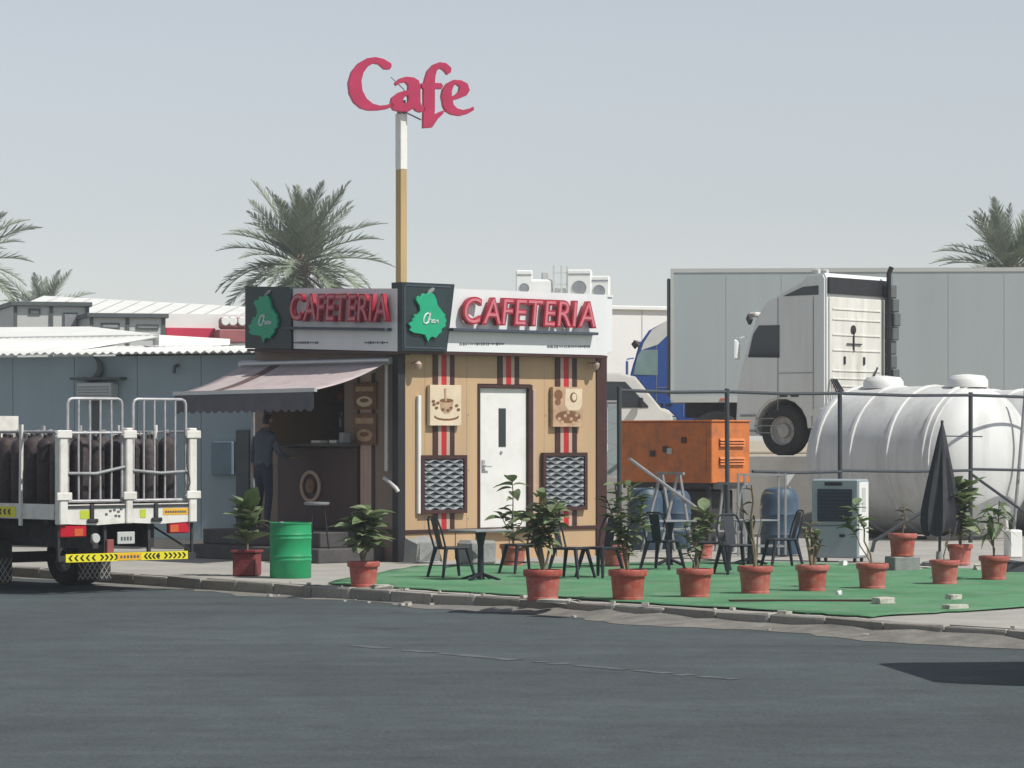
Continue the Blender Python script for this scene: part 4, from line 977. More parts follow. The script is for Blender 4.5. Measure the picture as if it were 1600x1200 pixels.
# ------------------------------------------------------------------ left: prefab building and what rises behind it
def prefab():
    # its wall runs from behind the kiosk to the left, receding a little
    o_ = pt(404, 0, 50.0); rz = R(-24)          # local -x runs left and away, local -y faces the camera side
    t = thing('prefab_building', 'long blue grey prefab building with white corrugated roof left of the kiosk', 'building', (o_.x, o_.y, PZ), rz)
    L = 14.0; He = CAM_H-(551-HOR)/FOC*50.0-PZ
    for k in range(12):
        MB().box(-(k+1)*1.17+.004, -k*1.17-.004, 0.25, 0.32, 0, He-0.02, b=.004).build('wall_panel', m_grey, t)
    MB().box(-L, -0.02, .33, 6.0, 0, He-0.05).build('wall_core', m_grey, t)
    MB().box(-L, 0, 0.235, 0.33, 0, .16).build('plinth', m_conc, t)
    # corrugated roof sheets, lower pitch in front
    def sheet(x0, x1, y0, z0, y1, z1, nm):
        b = MB(); n = int(abs(x1-x0)/0.038); a = []; c = []
        for i in range(n+1):
            x = x0+(x1-x0)*i/n; w = 0.024*math.sin(x/0.155*2*math.pi)
            a.append(b.bm.verts.new((x, y0, z0+w))); c.append(b.bm.verts.new((x, y1, z1+w)))
        for i in range(n): b.bm.faces.new((a[i], a[i+1], c[i+1], c[i]))
        o = b.build(nm, m_roofw, t, True); o.modifiers.new('thick', 'SOLIDIFY').thickness = 0.01
        return o
    # things fixed to the wall
    def wl_(px, py, off):                       # local x and z of a wall point seen at this pixel
        k = (px-800)/FOC; c, s_ = math.cos(rz), math.sin(rz)
        ax, ay = o_.x - s_*off, o_.y + c*off
        x = (k*ay-ax)/(c-k*s_); Y = ay+s_*x
        return x, CAM_H-(py-HOR)/FOC*Y-PZ
    zr = He+0.02; xh = wl_(247, 0, 3.0)[0]; xr_ = wl_(140, 0, 5.6)[0]; xb = wl_(252, 0, 5.6)[0]
    edges_ = [.22-k*1.45 for k in range(11)] 
    for x1 in edges_[:-1]:
        x0 = x1-1.455
        if x1 > xh > x0:
            sheet(x0, xh, -.12, zr, 3.0, zr+.36, 'roof_sheet'); sheet(xh+.004, x1, -.12, zr, 1.6, zr+.15, 'roof_sheet')
        elif x1 <= xh: sheet(x0, x1, -.12+rnd.uniform(-.02,.02), zr, 3.0, zr+.36, 'roof_sheet')
        else: sheet(x0, x1, -.12+rnd.uniform(-.02,.02), zr, 1.6, zr+.15, 'roof_sheet')
    b = MB()
    b.face([(-L,3.02,zr+.40),(xh,3.02,zr+.40),(xr_,5.6,zr+.66),(-L,5.6,zr+.72)]); b.face([(xh,3.02,zr+.40),(xb,5.6,zr+.42),(xr_,5.6,zr+.66)])
    b.face([(-L,3.0,zr+.30),(xh,3.0,zr+.30),(xh,3.0,zr+.40),(-L,3.0,zr+.40)]); b.box(xh+.01,-.02,1.6,5.9,zr-.1,zr+.13); b.box(xh-.12, xh, 3.03, 5.5, zr-.1, zr+.395)
    b.build('upper_roof', m_roofw, t)
    x, z = wl_(143, 575, .2)
    b = MB(); pts = [(x+.19*math.cos(a), .16, z+.19*math.sin(a)) for a in [R(-130+200*k/14) for k in range(15)]]
    b.tube(pts, [.012+.05*math.sin(math.pi*k/14) for k in range(15)], 8); b.build('vent_hood', m_trimd, t, True)
    x0, z0 = wl_(124, 626, .1); x1, z1 = wl_(178, 598, .1)
    ac = MB().box(x0, x1, 0.0, .248, z0, z1, b=.02).build('air_conditioner', m_farg, t)
    MB().box(x0-.15, x1+.15, 0.05, .248, z1+.05, z1+.09).build('unit_shelf', m_trimd, t)
    for k in range(5): MB().box(x0+.03, x1-.03, -.008, -.001, z0+.03+k*(z1-z0-.06)/5, z0+.045+k*(z1-z0-.06)/5).build('louvre', m_steel, ac)
    x, z = wl_(276, 578, .2); MB().tube([(x,.248,z+.07),(x,.14,z+.06),(x,.12,z-.05)], .03, 8).build('wall_spout', m_trimd, t, True)
    x0, z0 = wl_(332, 742, .2); x1, z1 = wl_(365, 690, .2); MB().box(x0, x1, .15, .248, z0, z1, b=.01).build('meter_box', mat('meter_blue',(0.13,0.20,0.25),0.6), t)
    x0, z0 = wl_(368, 742, .2); x1, z1 = wl_(388, 672, .2); MB().box(x0, x1, .21, .248, .3, z1).build('window_panel', m_trimd, t)
    x0, z0 = wl_(142, 640, .2); x1, z1 = wl_(152, 620, .2); MB().box(x0, x1, .23, .248, .2, z1).build('door_gap', m_trimd, t)
    x, _ = wl_(392, 700, .2); MB().box(x, x+.05, .19, .248, 0, He-.1).build('edge_post', m_steel, t)
    # slack cables over the roof edge
    for za, zb_, sg in ((541, 536, .05), (545, 538, .08)):
        p0 = wl_(225, za, 1.2); p1 = wl_(390, zb_, 1.2)
        MB().tube([(p0[0]+(p1[0]-p0[0])*k/10, 1.2, p0[1]+(p1[1]-p0[1])*k/10-sg*math.sin(math.pi*k/10)) for k in range(11)], .012, 5).build('cable', m_steel, t)
prefab()
def cabin(label, px0, px1, ptop, Y, wins):
    a = pt(px0, ptop, Y); c = pt(px1, ptop, Y); W = c.x-a.x; H = a.z-PZ
    t = thing('porta_cabin', label, 'cabin', (a.x, Y, PZ), R(16), 'flat roofed cabins behind the prefab roof')
    MB().box(0, W, 0, 3, 0, H-.1).build('wall', m_farg, t)
    MB().box(-.08, W+.08, -.12, 3.1, H-.10, H, b=.01).build('roof_edge', m_trimd, t)
    for x in (0, W*.48, W-.06): MB().box(x, x+.08, -.03, -.001, 0, H-.102).build('wall_strip', m_trimd, t)
    for (x0, x1, z0, z1) in wins:
        w = MB().box(W*x0, W*x1, -.025, -.001, H-z1, H-z0).build('window', m_trimd, t)
        MB().box(W*x0+.04, W*x1-.04, -.032, -.026, H-z1+.04, H-z0-.04).build('pane', m_steel, w)
cabin('taller flat cabin with dark roof edge and two windows beyond the prefab roof', 21, 138, 471, 72, [(.20,.36,.16,.30),(.66,.86,.24,.62)])
cabin('lower flat cabin beside the taller one, nearer the red fascia', 140, 258, 489, 71, [(.15,.40,.22,.36),(.62,.92,.25,.36)])
def shed(label):
    # long low shed: its sunny roof slope is what shows
    Y = 92.0; a = pt(-60, 516, Y); c = pt(480, 520, Y); W = c.x-a.x; D = 16
    t = thing('warehouse', label, 'building', (a.x, Y, 0), 0, 'white sheds behind the cafe')
    z0 = a.z; zl = pt(0, 462, Y+D).z; zr_ = pt(0, 487, Y+D).z
    MB().box(0, W, .1, D, 0, z0-.05).build('wall', m_farw, t)
    n = 18
    for k in range(n):
        x0, x1 = W*k/n, W*(k+1)/n; f0, f1 = k/n, (k+1)/n
        b = MB(); q = [(x0+.015, -.2, z0), (x1-.015, -.2, z0), (x1-.015, D, zl+(zr_-zl)*f1), (x0+.015, D, zl+(zr_-zl)*f0)]
        b.face(q); b.face([(x, y, z-.04) for x, y, z in q[::-1]]); b.build('roof_sheet', m_roofw, t)
    b = MB(); b.face([(0,D,0),(W,D,0),(W,D,zr_-.02),(0,D,zl-.02)]); b.build('gable_wall', m_farw, t)
def block(label, px0, px1, pt0, Y, rz, D=8):
    a = pt(px0, pt0, Y); W = (px1-px0)/FOC*Y/math.cos(rz)
    t = thing('flat_building', label, 'building', (a.x, Y, 0), rz, 'white sheds behind the cafe')
    za = a.z
    MB().box(0, W, 0, D, 0, za-.12).build('wall', m_farw, t)
    MB().box(-.1, W+.1, -.1, D+.1, za-.118, za, b=.02).build('parapet', m_farw, t)
    n = max(2, int(W/1.4))
    for k in range(1, n): MB().box(W*k/n-.015, W*k/n+.015, -.010, -.001, 0, za-.13).build('wall_seam', m_farg, t)
    return za
shed('long low white shed behind the cabins, left of the kiosk')
def red_shop():
    Y = 80; a = pt(258, 512, Y); c = pt(390, 512, Y); W = c.x-a.x
    t = thing('shop_front', 'white shop front with a red fascia strip beside the kiosk sign', 'shop', (a.x, Y, PZ), R(20))
    MB().box(0, W, 0, 4, 0, a.z-PZ+.35).build('wall', m_farw, t)
    zf = a.z-PZ
    MB().box(0, W*.60, -.10, -.002, pt(0,530,Y).z-PZ, zf, b=.01).build('fascia', m_redfas, t)
    s_ = MB().box(W*.58, W, -.6, -.12, pt(0,535,Y).z-PZ, pt(0,515,Y).z-PZ, b=.02).build('side_sign', m_redfas2, t)
    MB().box(W*.62, W, -.58, -.2, pt(0,514,Y).z-PZ, pt(0,496,Y).z-PZ, b=.05).build('sign_crest', m_redfas2, s_)
    for k, px in enumerate((345, 357, 372)):
        x = (px-258)/132*W; z = pt(0,502,Y).z-PZ
        MB().lathe([(.10,-.63),(.12,-.60),(.06,-.57)], 9, (x, 0, z), axis='y').build('crest_shape', m_farw, s_)
red_shop()
# white sheds right of the kiosk with plant on the roof
wz = block('white flat roofed building behind the white van and trailer', 775, 1085, 474, 88, R(24))
def roof_unit(name, label, cat, px0, px1, py0, kind):
    Y = 93.0; a = pt(px0, py0, Y); c = pt(px1, py0, Y); W = c.x-a.x; zb = wz; H = a.z-zb
    t = thing(name, label, cat, (a.x, Y, zb), R(rnd.uniform(-8, 8)), 'plant on the white roof behind the sign')
    if kind == 'ac':
        bd = MB().box(0, W, 0, W*.8, .12, H, b=.03).build('casing', m_coolw, t)
        MB().lathe([(W*.28,-.01),(W*.30,-.02),(W*.30,0)], 18, (W*.5, 0, .12+(H-.12)*.5), axis='y').build('fan_grille', m_steel, bd)
        for x in (.08, W-.14): MB().box(x, x+.06, .05, W*.75, 0, .119).build('foot', m_steel, t)
        MB().box(W*.05, W*.95, -.012, -.002, H-.16, H-.12).build('slot', m_steel, bd)
    elif kind == 'tank':
        MB().lathe([(W*.48,.35),(W*.5,.40),(W*.5,H*.78),(W*.42,H*.90),(W*.16,H*.95),(W*.16,H)], 20, (W/2, W/2, 0)).build('tank', m_coolw, t, True)
        for x in (.1, W-.16):
            for y in (.1, W-.16): MB().box(x, x+.06, y, y+.06, 0, .36).build('leg', m_steel, t)
    elif kind == 'duct':
        MB().box(0, W, 0, .8, 0.18, H*.80, b=.06).build('duct', m_coolw, t)
        MB().box(W*.55, W*.85, .2, .6, H*.801, H, b=.02).build('cowl', m_farg, t)
        MB().box(.05, W-.05, .05, .7, .0, .178).build('duct_gap', m_trimd, t)
    else:
        for x in (0, W*.5, W-.05): MB().box(x, x+.05, 0, .05, 0, H).build('upright', m_farg, t)
        for z in (.3, .6, .85): MB().box(0, W, .01, .04, H*z-.03, H*z).build('crosspiece', m_farg, t)
        MB().box(.06, W-.06, .1, .5, .0, H*.5, b=.02).build('box', m_coolw, t)
roof_unit('roof_condenser', 'pale boxy condenser on the roof, leftmost of the plant above the sign', 'air conditioner', 806, 832, 422, 'ac')
roof_unit('roof_duct', 'white rounded duct with a cowl between two condensers on the roof', 'duct', 828, 864, 424, 'duct')
roof_unit('pipe_rack', 'pale pipe rack standing on the white roof above the sign', 'rack', 864, 888, 415, 'rack')
roof_unit('roof_condenser', 'tall white condenser right of the pipe rack on the roof', 'air conditioner', 886, 924, 421, 'ac')
roof_unit('roof_condenser', 'lower white condenser on the roof, rightmost of the plant', 'air conditioner', 920, 952, 431, 'ac')

# ------------------------------------------------------------------ date palms
def frond_mesh(L, droop, seed, m, dens=46):
    r = random.Random(seed); b = MB()
    pts = []
    for i in range(13):
        s = i/12; a = droop*s**1.5
        pts.append((s, a))
    P = []; y = z = 0.0
    for i in range(13):
        P.append(Vector((0, y, z))); a = droop*(i/12)**1.2
        y += L/12*math.cos(a); z -= L/12*math.sin(a)
    b.tube(P, [.035*(1-.85*i/12)+.004 for i in range(13)], 5)
    for i in range(dens):
        s = .16+.82*i/dens; k = min(11, int(s*12)); f = s*12-k; p = P[k].lerp(P[k+1], f); d = (P[k+1]-P[k]).normalized()
        ll = L*(.20*math.sin(math.pi*min(1, s*.9+.14))+.035)*r.uniform(.8, 1.15)
        for sg in (-1, 1):
            side = Vector((sg, 0, 0)); up = side.cross(d)*sg
            dirv = (side*r.uniform(.55,.85) + d*r.uniform(.75,1.0) + up*r.uniform(.10,.55)).normalized()
            tip = p+dirv*ll + Vector((0,0,-ll*r.uniform(.0,.22))); w = d*(.030*L/3)
            mid = p.lerp(tip, .5)
            b.bm.faces.new([b.bm.verts.new(v) for v in (p-w*.6, mid-w*.9, tip, mid+w*.9, p+w*.6)])
    return b.mesh('frond', m)
FR = [frond_mesh(3.2, d, 11+i, m_palm) for i, d in enumerate((.35, .75, 1.15, 1.5))]
FRD = [frond_mesh(3.0, d, 31+i, m_palm2, 34) for i, d in enumerate((1.0, 1.6))]
def palm(label, px, pyc, Y, k=1.0, n=44, tilt=0, seed=1, dry=14):
    r = random.Random(seed); c = pt(px, pyc, Y); h = c.z
    t = thing('palm_tree', label, 'palm tree', (c.x, Y, 0), r.uniform(0, 6), 'date palms behind the buildings')
    b = MB(); prof = []
    m_ = int(h/.22)
    for i in range(m_+1):
        z = h*i/m_; rr = (.26-.06*i/m_)*k
        prof.append((rr*1.12, z)); prof.append((rr*.92, z+.12))
    b.lathe(prof, 12); b.build('trunk', m_trunk, t, True)
    cr = MB(); cr.lathe([(.20*k,-.5),(.36*k,-.2),(.34*k,.1),(.16*k,.45),(.03,.7)], 10, (0,0,h)); cr.build('crown_heart', m_trunk, t, True)
    for i in range(n):
        f = (i+.5)/n; el = R(86)-f*R(104)+r.uniform(-.12,.12); az = i*2.39996+r.uniform(-.2,.2)
        v = 0 if f < .35 else (1 if f < .65 else (2 if f < .85 else 3))
        o = link('frond', FR[v], t); o.location = (0, 0, h+.2*k-f*.3)
        o.rotation_euler = Euler((el, r.uniform(-.3,.3), az), 'XYZ'); q = k*r.uniform(.82, 1.1)*(1-.12*(f < .2)); o.scale = (q, q, q)
    for i in range(dry):
        o = link('dry_frond', FRD[i % 2], t); o.location = (0, 0, h-.25); o.rotation_euler = Euler((R(-22-30*r.random()), r.uniform(-.3,.3), i*2.399), 'XYZ'); q = k*r.uniform(.6,.8); o.scale = (q, q, q)
palm('broad date palm rising behind the kiosk roof sign', 470, 416, 118, 1.06, 60, seed=3, dry=20)
palm('date palm cut off by the left edge with hanging fronds', -72, 422, 112, 1.0, 52, seed=5, dry=24)
palm('small palm tuft just showing above the flat cabin', 66, 500, 125, .72, 30, seed=8, dry=6)
palm('date palm above the long trailer at the right edge', 1578, 428, 125, 1.05, 58, seed=9, dry=18)

# ------------------------------------------------------------------ fence behind the terrace
def fence():
    F0 = Vector((1.63, 48.5)); ang_ = A
    t = thing('pipe_fence', 'dark steel post and rail fence behind the terrace', 'fence', (F0.x, F0.y, PZ), ang_)
    H = 2.51
    for x in (0, 2.36, 4.99, 8.27, 11.5, 14.6):
        MB().cyl((x,0,0), (x+rnd.uniform(-.02,.02),0,H+.03), .037, n=10).build('post', m_fence, t, True)
    for a, c in ((0,2.36),(2.36,4.99),(4.99,8.27),(8.27,11.5),(11.5,14.6)):
        MB().tube([(a,-.0,H-.02),((a+c)/2,0,H-.04),(c,0,H-.02)], .026, 8).build('top_rail', m_fence, t, True)
    for a, c in ((2.9,4.99),(4.99,8.27),(8.27,11.5),(11.5,14.6)):
        MB().tube([(a,-.02,1.24),((a+c)/2,-.02,1.21),(c,-.02,1.22)], .024, 8).build('mid_rail', m_fence, t, True)
    MB().cyl((8.27,-.03,1.15),(10.3,-.03,.2), .026, n=8).build('brace', m_fence, t, True)
    MB().cyl((9.6,.15,.1),(9.95,.15,2.75), .03, n=8).build('stay_pole', m_steel, t, True)
    MB().cyl((0.18,-.03,1.45),(1.75,-.03,.62), .028, n=8).build('brace', m_steel, t, True)
    MB().beam((7.5,-.02,1.80),(8.55,-.02,1.79), .02).build('cable_arm', m_fence, t)
fence()

# ------------------------------------------------------------------ generator on its stand
def generator():
    c = pt(1112, 0, 52.0); t = thing('generator', 'orange generator housing with louvred end on a steel stand behind the fence', 'generator', (c.x, c.y, PZ), A)
    z0, z1 = 1.03, 2.03; W, L = .90, 2.12
    bd = MB().box(0, W, 0, L, z0, z1, b=.012).build('housing', m_orange, t)
    MB().box(-.02, W+.02, -.02, L+.02, z1+.001, z1+.03, b=.006).build('lid', m_orange, bd)
    for z in (z0+.32, z0+.62):
        v = MB().box(.18, W-.16, -.012, -.002, z-.02, z+.11).build('louvre_opening', mat('louvre_dark',(.22,.06,.02),.7), bd)
        for k in range(3):
            MB().prism([(-.045,z-.02+k*.045),(-.013,z+.02+k*.045),(-.013,z+.008+k*.045)], .17, W-.15, 'yz').build('louvre', m_orange, v)
    MB().box(-.008, -.001, .12, .9, z0+.1, z1-.12, b=.001).build('side_door', m_orange, bd)
    for (y, z, m) in ((.62, z1-.30, m_brown), (.95, z0+.52, m_farg), (1.05, z0+.55, m_brown), (1.35, z0+.48, m_brown)): MB().box(-.03, -.009, y-.06, y+.06, z-.05, z+.05, b=.008).build('fitting', m, bd)
    b = MB()
    for k in range(8): b.box(-.006, -.001, .42+k*.06, .46+k*.06, z0+.10, z0+.15)
    b.build('marking', m_brown, bd)
    st = MB()
    for x in (.05, W-.05):
        st.beam((x,.05,z0-.05),(x,L-.05,z0-.05),.08,.09)
    st.beam((.05,.05,z0-.05),(W-.05,.05,z0-.05),.08,.09); st.beam((.05,L-.05,z0-.05),(W-.05,L-.05,z0-.05),.08,.09)
    fr = st.build('stand', m_chas, t)
    for x in (.08, W-.08):
        for y in (.15, L-.15): MB().beam((x,y,0),(x,y,z0-.09),.07).build('leg', m_chas, t)
    MB().box(.12, W-.12, .25, L-.2, 0.02, .92, b=.03).build('fuel_tank_or_dark_fill', m_chas, t)  # dark mass added to fill the dark area below the housing, no real tank
generator()
def wire_gate():
    a = pt(946, 0, 49.6); c = pt(971, 0, 49.6); W = c.x-a.x
    t = thing('wire_gate', 'narrow grey wire gate between the kiosk and the fence', 'gate', (a.x, a.y, PZ), R(8))
    f = MB()
    for x in (0, W-.03): f.box(x, x+.03, 0, .03, 0, 2.35)
    for z in (.05, 1.15, 2.32): f.box(.031, W-.031, .002, .028, z, z+.03)
    f.build('frame', m_bar, t)
    for k in range(14): MB().beam((.02, .015, .1+k*.16), (W-.02, .015, .1+k*.16+(.1 if k % 2 else -.05)), .012).build('wire', m_steel, t)
    MB().box(.04, W-.04, .01, .02, 1.2, 2.3).build('sheet', m_cool, t)
wire_gate()
def trestle(label, pa, pb, py0, py1, Y):
    a, c = pt(pa, py1, Y), pt(pb, py1, Y); h = pt(pa, py0, Y).z-PZ
    t = thing('trestle', label, 'trestle', (a.x, Y, PZ), R(30), 'grey trestles under the generator')
    w = (c.x-a.x)
    for y in (0, .5):
        MB().beam((0,y,0),(w*.55,y,h),.035).build('leg', m_steel, t); MB().beam((w,y,0),(w*.62,y,h),.035).build('leg', m_steel, t)
        MB().beam((w*.12,y-.02,h*.3),(w*.9,y-.02,h*.3),.03).build('crosspiece', m_steel, t)
    MB().beam((w*.58,-.15,h+.02),(w*.58,.65,h+.02),.04).build('top_beam', m_steel, t)
trestle('grey folding trestle below the brown side of the generator', 1030, 1092, 742, 838, 49.2)
trestle('grey folding trestle below the orange end of the generator', 1146, 1172, 758, 845, 49.6)
def metal_frame():
    p = gp(1222, 868); t = thing('metal_rack', 'thin grey metal rack in front of the blue drum', 'rack', (p.x, p.y-.6, PZ), R(10))
    for x, y in ((0,0),(-.62,0),(0,.4),(-.62,.4)): MB().beam((x,y,0),(x,y,1.24),.03).build('upright', m_steel, t)
    for z in (.16, 1.22): MB().beam((-.635,0,z),(.015,0,z),.026).build('rail', m_steel, t); MB().beam((0,.015,z),(0,.385,z),.026).build('rail', m_steel, t); MB().beam((-.635,.4,z),(.015,.4,z),.026).build('rail', m_steel, t)
    MB().prism([(0.016,1.22),(.14,1.23),(.016,1.05)], -.012, .012, 'xz').build('gusset', m_farg, t)
metal_frame()

# ------------------------------------------------------------------ water tanks
def tank(label, pxn, pyt, Y, D, L, lid=True):
    c = pt(pxn, 0, Y); t = thing('water_tank', label, 'water tank', (c.x, c.y, PZ), A, 'white plastic water tanks behind the fence')
    Rr = D/2; n = 40; zc = Rr+.06
    prof = []
    for k in range(7):
        a = math.pi/2*k/6; prof.append((Rr*.98*math.sin(a)+.001, -.55*Rr*math.cos(a)*.9))
    prof += [(Rr, 0.0), (Rr, L)]
    for k in range(1, 7):
        a = math.pi/2*k/6; prof.append((Rr*math.cos(a)+.001, L+.55*Rr*math.sin(a)*.9))
    MB().lathe(prof, n, (0,0,zc), axis='y').build('shell', m_tank, t, True)
    for y in (.15, L*.36, L*.68, L-.05):
        MB().lathe([(Rr-.01,y-.05),(Rr+.028,y-.03),(Rr+.028,y+.03),(Rr-.01,y+.05)], n, (0,0,zc), axis='y', cap=False).build('rib', m_tank, t, True)
    for y in ((.22, L-.5) if lid else ()):
        l = MB(); l.lathe([(.36,0),(.36,.12),(.33,.16),(.30,.20),(.05,.23)], 24, (0,y,zc+Rr-.03)); l.build('manhole_lid', m_coolw, t, True)
    for y in (.25, L-.25): MB().box(-Rr*.7, Rr*.7, y-.12, y+.12, 0, .30, b=.01).build('cradle', m_conc, t)
    MB().tube([(-.2,-.46*Rr,.5),(-.2,-.6*Rr,.48),(-.2,-.62*Rr,.1)], .04, 8).build('outlet_pipe', m_pvc, t, True)
tank('big white ribbed water tank with two lids behind the umbrella', 1527, 0, 55.6, 2.62, 2.65)
tank('white water tank cut off by the right edge beside the ribbed one', 1722, 0, 58.0, 2.6, 2.6, lid=False)

# ------------------------------------------------------------------ cooler, drums, umbrella
def cooler():
    p = gp(1268, 878); t = thing('air_cooler', 'evaporative cooler with its shade coloured grey and a dark grille under the fence rail', 'air cooler', (p.x, p.y, PZ), R(-25))
    W, D, H = .70, .46, 1.18
    MB().box(0, W, 0, D, .06, .52, b=.02).build('lower_case', m_cool, t)  # case coloured grey for its shade; the lit side gets a white sheet
    up = MB().box(0, W, 0, D, .525, H, b=.02).build('upper_case', m_cool, t)
    MB().box(W-.001, W+.006, .03, D-.03, .1, H-.04).build('lit_side_panel', m_coolw, t)
    MB().box(W+.0065, W+.010, .14, .30, .72, 1.06).build('side_slot', m_farg, t)
    g = MB().box(.09, W-.09, -.012, -.001, .58, H-.14, b=.003).build('grille', mat('grille_navy',(.022,.034,.052),.5), up)
    for k in range(9): MB().box(.10, W-.10, -.020, -.013, .60+k*.05, .608+k*.05).build('slat', m_ledge, g)
    MB().box(.2, .46, -.014, -.001, H-.09, H-.04, b=.004).build('control_panel', m_black, up)
    MB().box(.42, .5, -.01, -.001, .36, .40).build('badge', m_black, t)
    for x in (.08, W-.08):
        for y in (.08, D-.08): MB().lathe([(.035,-.015),(.035,.015)], 12, (x,y,.035), axis='x').build('castor', m_black, t)
cooler()
def drum(label, px, py, r, h, m, ribs, Y=None, dome=False):
    p = gp(px, py) if Y is None else Vector(((px-800)/FOC*Y, Y, PZ))
    t = thing('steel_drum' if not dome else 'plastic_drum', label, 'drum', (p.x, p.y, PZ), rnd.uniform(0, 3))
    prof = [(r*.97,0),(r,.012)]
    for z in ribs: prof += [(r,h*z-.022),(r*1.035,h*z),(r,h*z+.022)]
    if dome: prof += [(r,h*.80),(r*.93,h*.9),(r*.75,h*.97),(r*.3,h)]
    else: prof += [(r,h-.02),(r*1.03,h-.012),(r*1.03,h),(r*.96,h),(r*.95,h-.05)]
    MB().lathe(prof, 32).build('shell', m, t, True)
    MB().cyl((r*.5,0,h-.05 if not dome else h*.93),(r*.5,0,h+.01),.035,n=10).build('bung', m_steel, t)
drum('bright green steel drum standing at the kerb', 454, 903, .262, .70, m_drum, (.33,.40,.72,.79))
drum('large blue plastic drum with rounded top behind the metal rack', 1218, 0, .29, 1.02, m_bdrum, (.3,.6), Y=48.6, dome=True)
drum('dark blue plastic drum in the shade under the generator', 1008, 0, .28, .98, m_bdrum, (.3,.6), Y=50.6, dome=True)
drum('dark blue plastic drum right of the trestle under the generator', 1052, 0, .28, .95, m_bdrum, (.3,.6), Y=51.0, dome=True)
def umbrella():
    p = gp(1462, 884); t = thing('folded_umbrella', 'closed charcoal parasol leaning beside the white tank', 'umbrella', (p.x, p.y, PZ), 0)
    H = 1.95; zb = .45; n = 24; b = MB(); rings = []
    lean = lambda z: Vector((.05+.02*z, 0, 0))
    for k in range(10):
        f = k/9; z = H-(H-zb)*f; rr = .02+.245*f**.8*(1-.25*max(0, f-.85)/.15)
        ring = []
        for i in range(n):
            a = 2*math.pi*i/n; q = rr*(1+.22*math.sin(a*8+f*2)*min(1, f*2)); zz = z + (.05*math.sin(a*4) if k == 9 else 0)
            ring.append(b.bm.verts.new(Vector((q*math.cos(a), q*math.sin(a), zz))+lean(z)))
        rings.append(ring)
    for r0, r1 in zip(rings, rings[1:]):
        for i in range(n): b.bm.faces.new((r0[i], r0[(i+1)%n], r1[(i+1)%n], r1[i]))
    b.bm.faces.new(rings[0]); b.bm.faces.new(rings[-1][::-1])
    b.build('canopy', m_umb, t, True)
    MB().cyl(lean(0), lean(H)+Vector((0,0,H+.06)), .02, n=8).build('pole', m_fence, t, True)
    MB().lathe([(.24,0),(.24,.05),(.05,.08),(.04,.2)], 18, (.05,0,0)).build('base', m_block, t, True)
umbrella()
q = gp(1362, 878); w = gp(1462, 845)
b = MB(); b.tube([(0,0,.14),(.04,.0,.30),(.48,.12,.56),(.93,.25,.80)], .028, 8)
o = b.build('bent_pipe', m_fence, None, True); o.location = (q.x, q.y, PZ); tag(o, 'dark bent pipe leaning behind the raised red pot', 'pipe')

# ------------------------------------------------------------------ chairs and tables on the terrace
def make_chair():
    t = thing('terrace_chair', 'x x x x', 'chair', (0,0,0), 0, 'dark metal terrace chairs')
    s = .40; h = .45
    b = MB(); b.box(-s/2, s/2, -s/2, s/2, h-.035, h, b=.012); b.build('seat', m_chair, t)
    for sx in (-1, 1):
        for sy in (-1, 1):
            b = MB(); top = Vector((sx*(s/2-.03), sy*(s/2-.03), h-.03)); bot = Vector((sx*(s/2+.05), sy*(s/2+.06), 0))
            b.tube([top, bot], [.034, .022], 6); b.build('leg', m_chair, t)
    b = MB(); hb = .88
    b.tube([(-s/2+.02, s/2-.02, h-.02), (-s/2+.0, s/2+.05, h+.22), (-s/2+.05, s/2+.10, hb-.03), (-s/2+.10, s/2+.105, hb), (s/2-.10, s/2+.105, hb), (s/2-.05, s/2+.10, hb-.03), (s/2, s/2+.05, h+.22), (s/2-.02, s/2-.02, h-.02)], .016, 6)
    b.build('back_frame', m_chair, t, True)
    b = MB(); b.prism([(-.075, 0), (.075, 0), (.085, .42), (-.085, .42)], -.004, .004, 'xz'); o = b.build('back_slat', m_chair, t); o.location = (0, s/2-.02, h); o.rotation_euler = (R(-15), 0, 0)
    b = MB()
    b.beam((-s/2-.01, -s/2-.01, .18), (s/2+.01, s/2+.01, .18), .014); b.beam((s/2+.01, -s/2-.01, .165), (-s/2-.01, s/2+.01, .165), .014); b.build('leg_brace', m_chair, t)
    return t
ch0 = make_chair(); first = True
for (px, py, rz, lab) in (
    (705, 903, 118, 'dark metal chair at the small table left of the white door'),
    (816, 897, -62, 'dark metal chair facing the table in front of the white door'),
    (892, 904, 60, 'dark metal chair behind the potted plant right of the door'),
    (938, 903, -40, 'dark metal chair at the right corner of the kiosk'),
    (1035, 890, 150, 'dark metal chair next to the small grey table by the trestle'),
    (1112, 893, -100, 'dark metal chair between the two right hand tables'),
    (1150, 898, 20, 'dark metal chair with its back to the road beside the far table'),
    (1222, 886, -75, 'dark metal chair in front of the blue drum')):
    o = ch0 if first else copy_tree(ch0); first = False
    p = tp(px, py); o.location = p; o.scale = (.87,)*3; o.rotation_euler = (0, 0, R(rz)); o['label'] = lab
def make_table():
    t = thing('terrace_table', 'x x x x', 'table', (0,0,0), 0, 'small terrace tables')
    MB().box(-.32, .32, -.32, .32, .70, .725, b=.008).build('top', m_table, t)
    MB().lathe([(.06,.02),(.045,.1),(.042,.5),(.08,.69)], 12).build('column', m_chair, t, True)
    for k in range(4):
        a = k*math.pi/2+.4; MB().beam((math.cos(a)*.03, math.sin(a)*.03, .10), (math.cos(a)*.30, math.sin(a)*.30, .015), .045, .03).build('foot', m_chair, t)
    return t
tb0 = make_table(); first = True
for (px, py, rz, lab) in ((751, 907, 38, 'small grey table in front of the white door'), (1046, 884, 20, 'small grey table below the trestle'), (1172, 882, 30, 'small grey table in front of the metal rack')):
    o = tb0 if first else copy_tree(tb0); first = False
    o.location = tp(px, py); o.scale = (.9, .9, .86); o.rotation_euler = (0, 0, R(rz)); o['label'] = lab
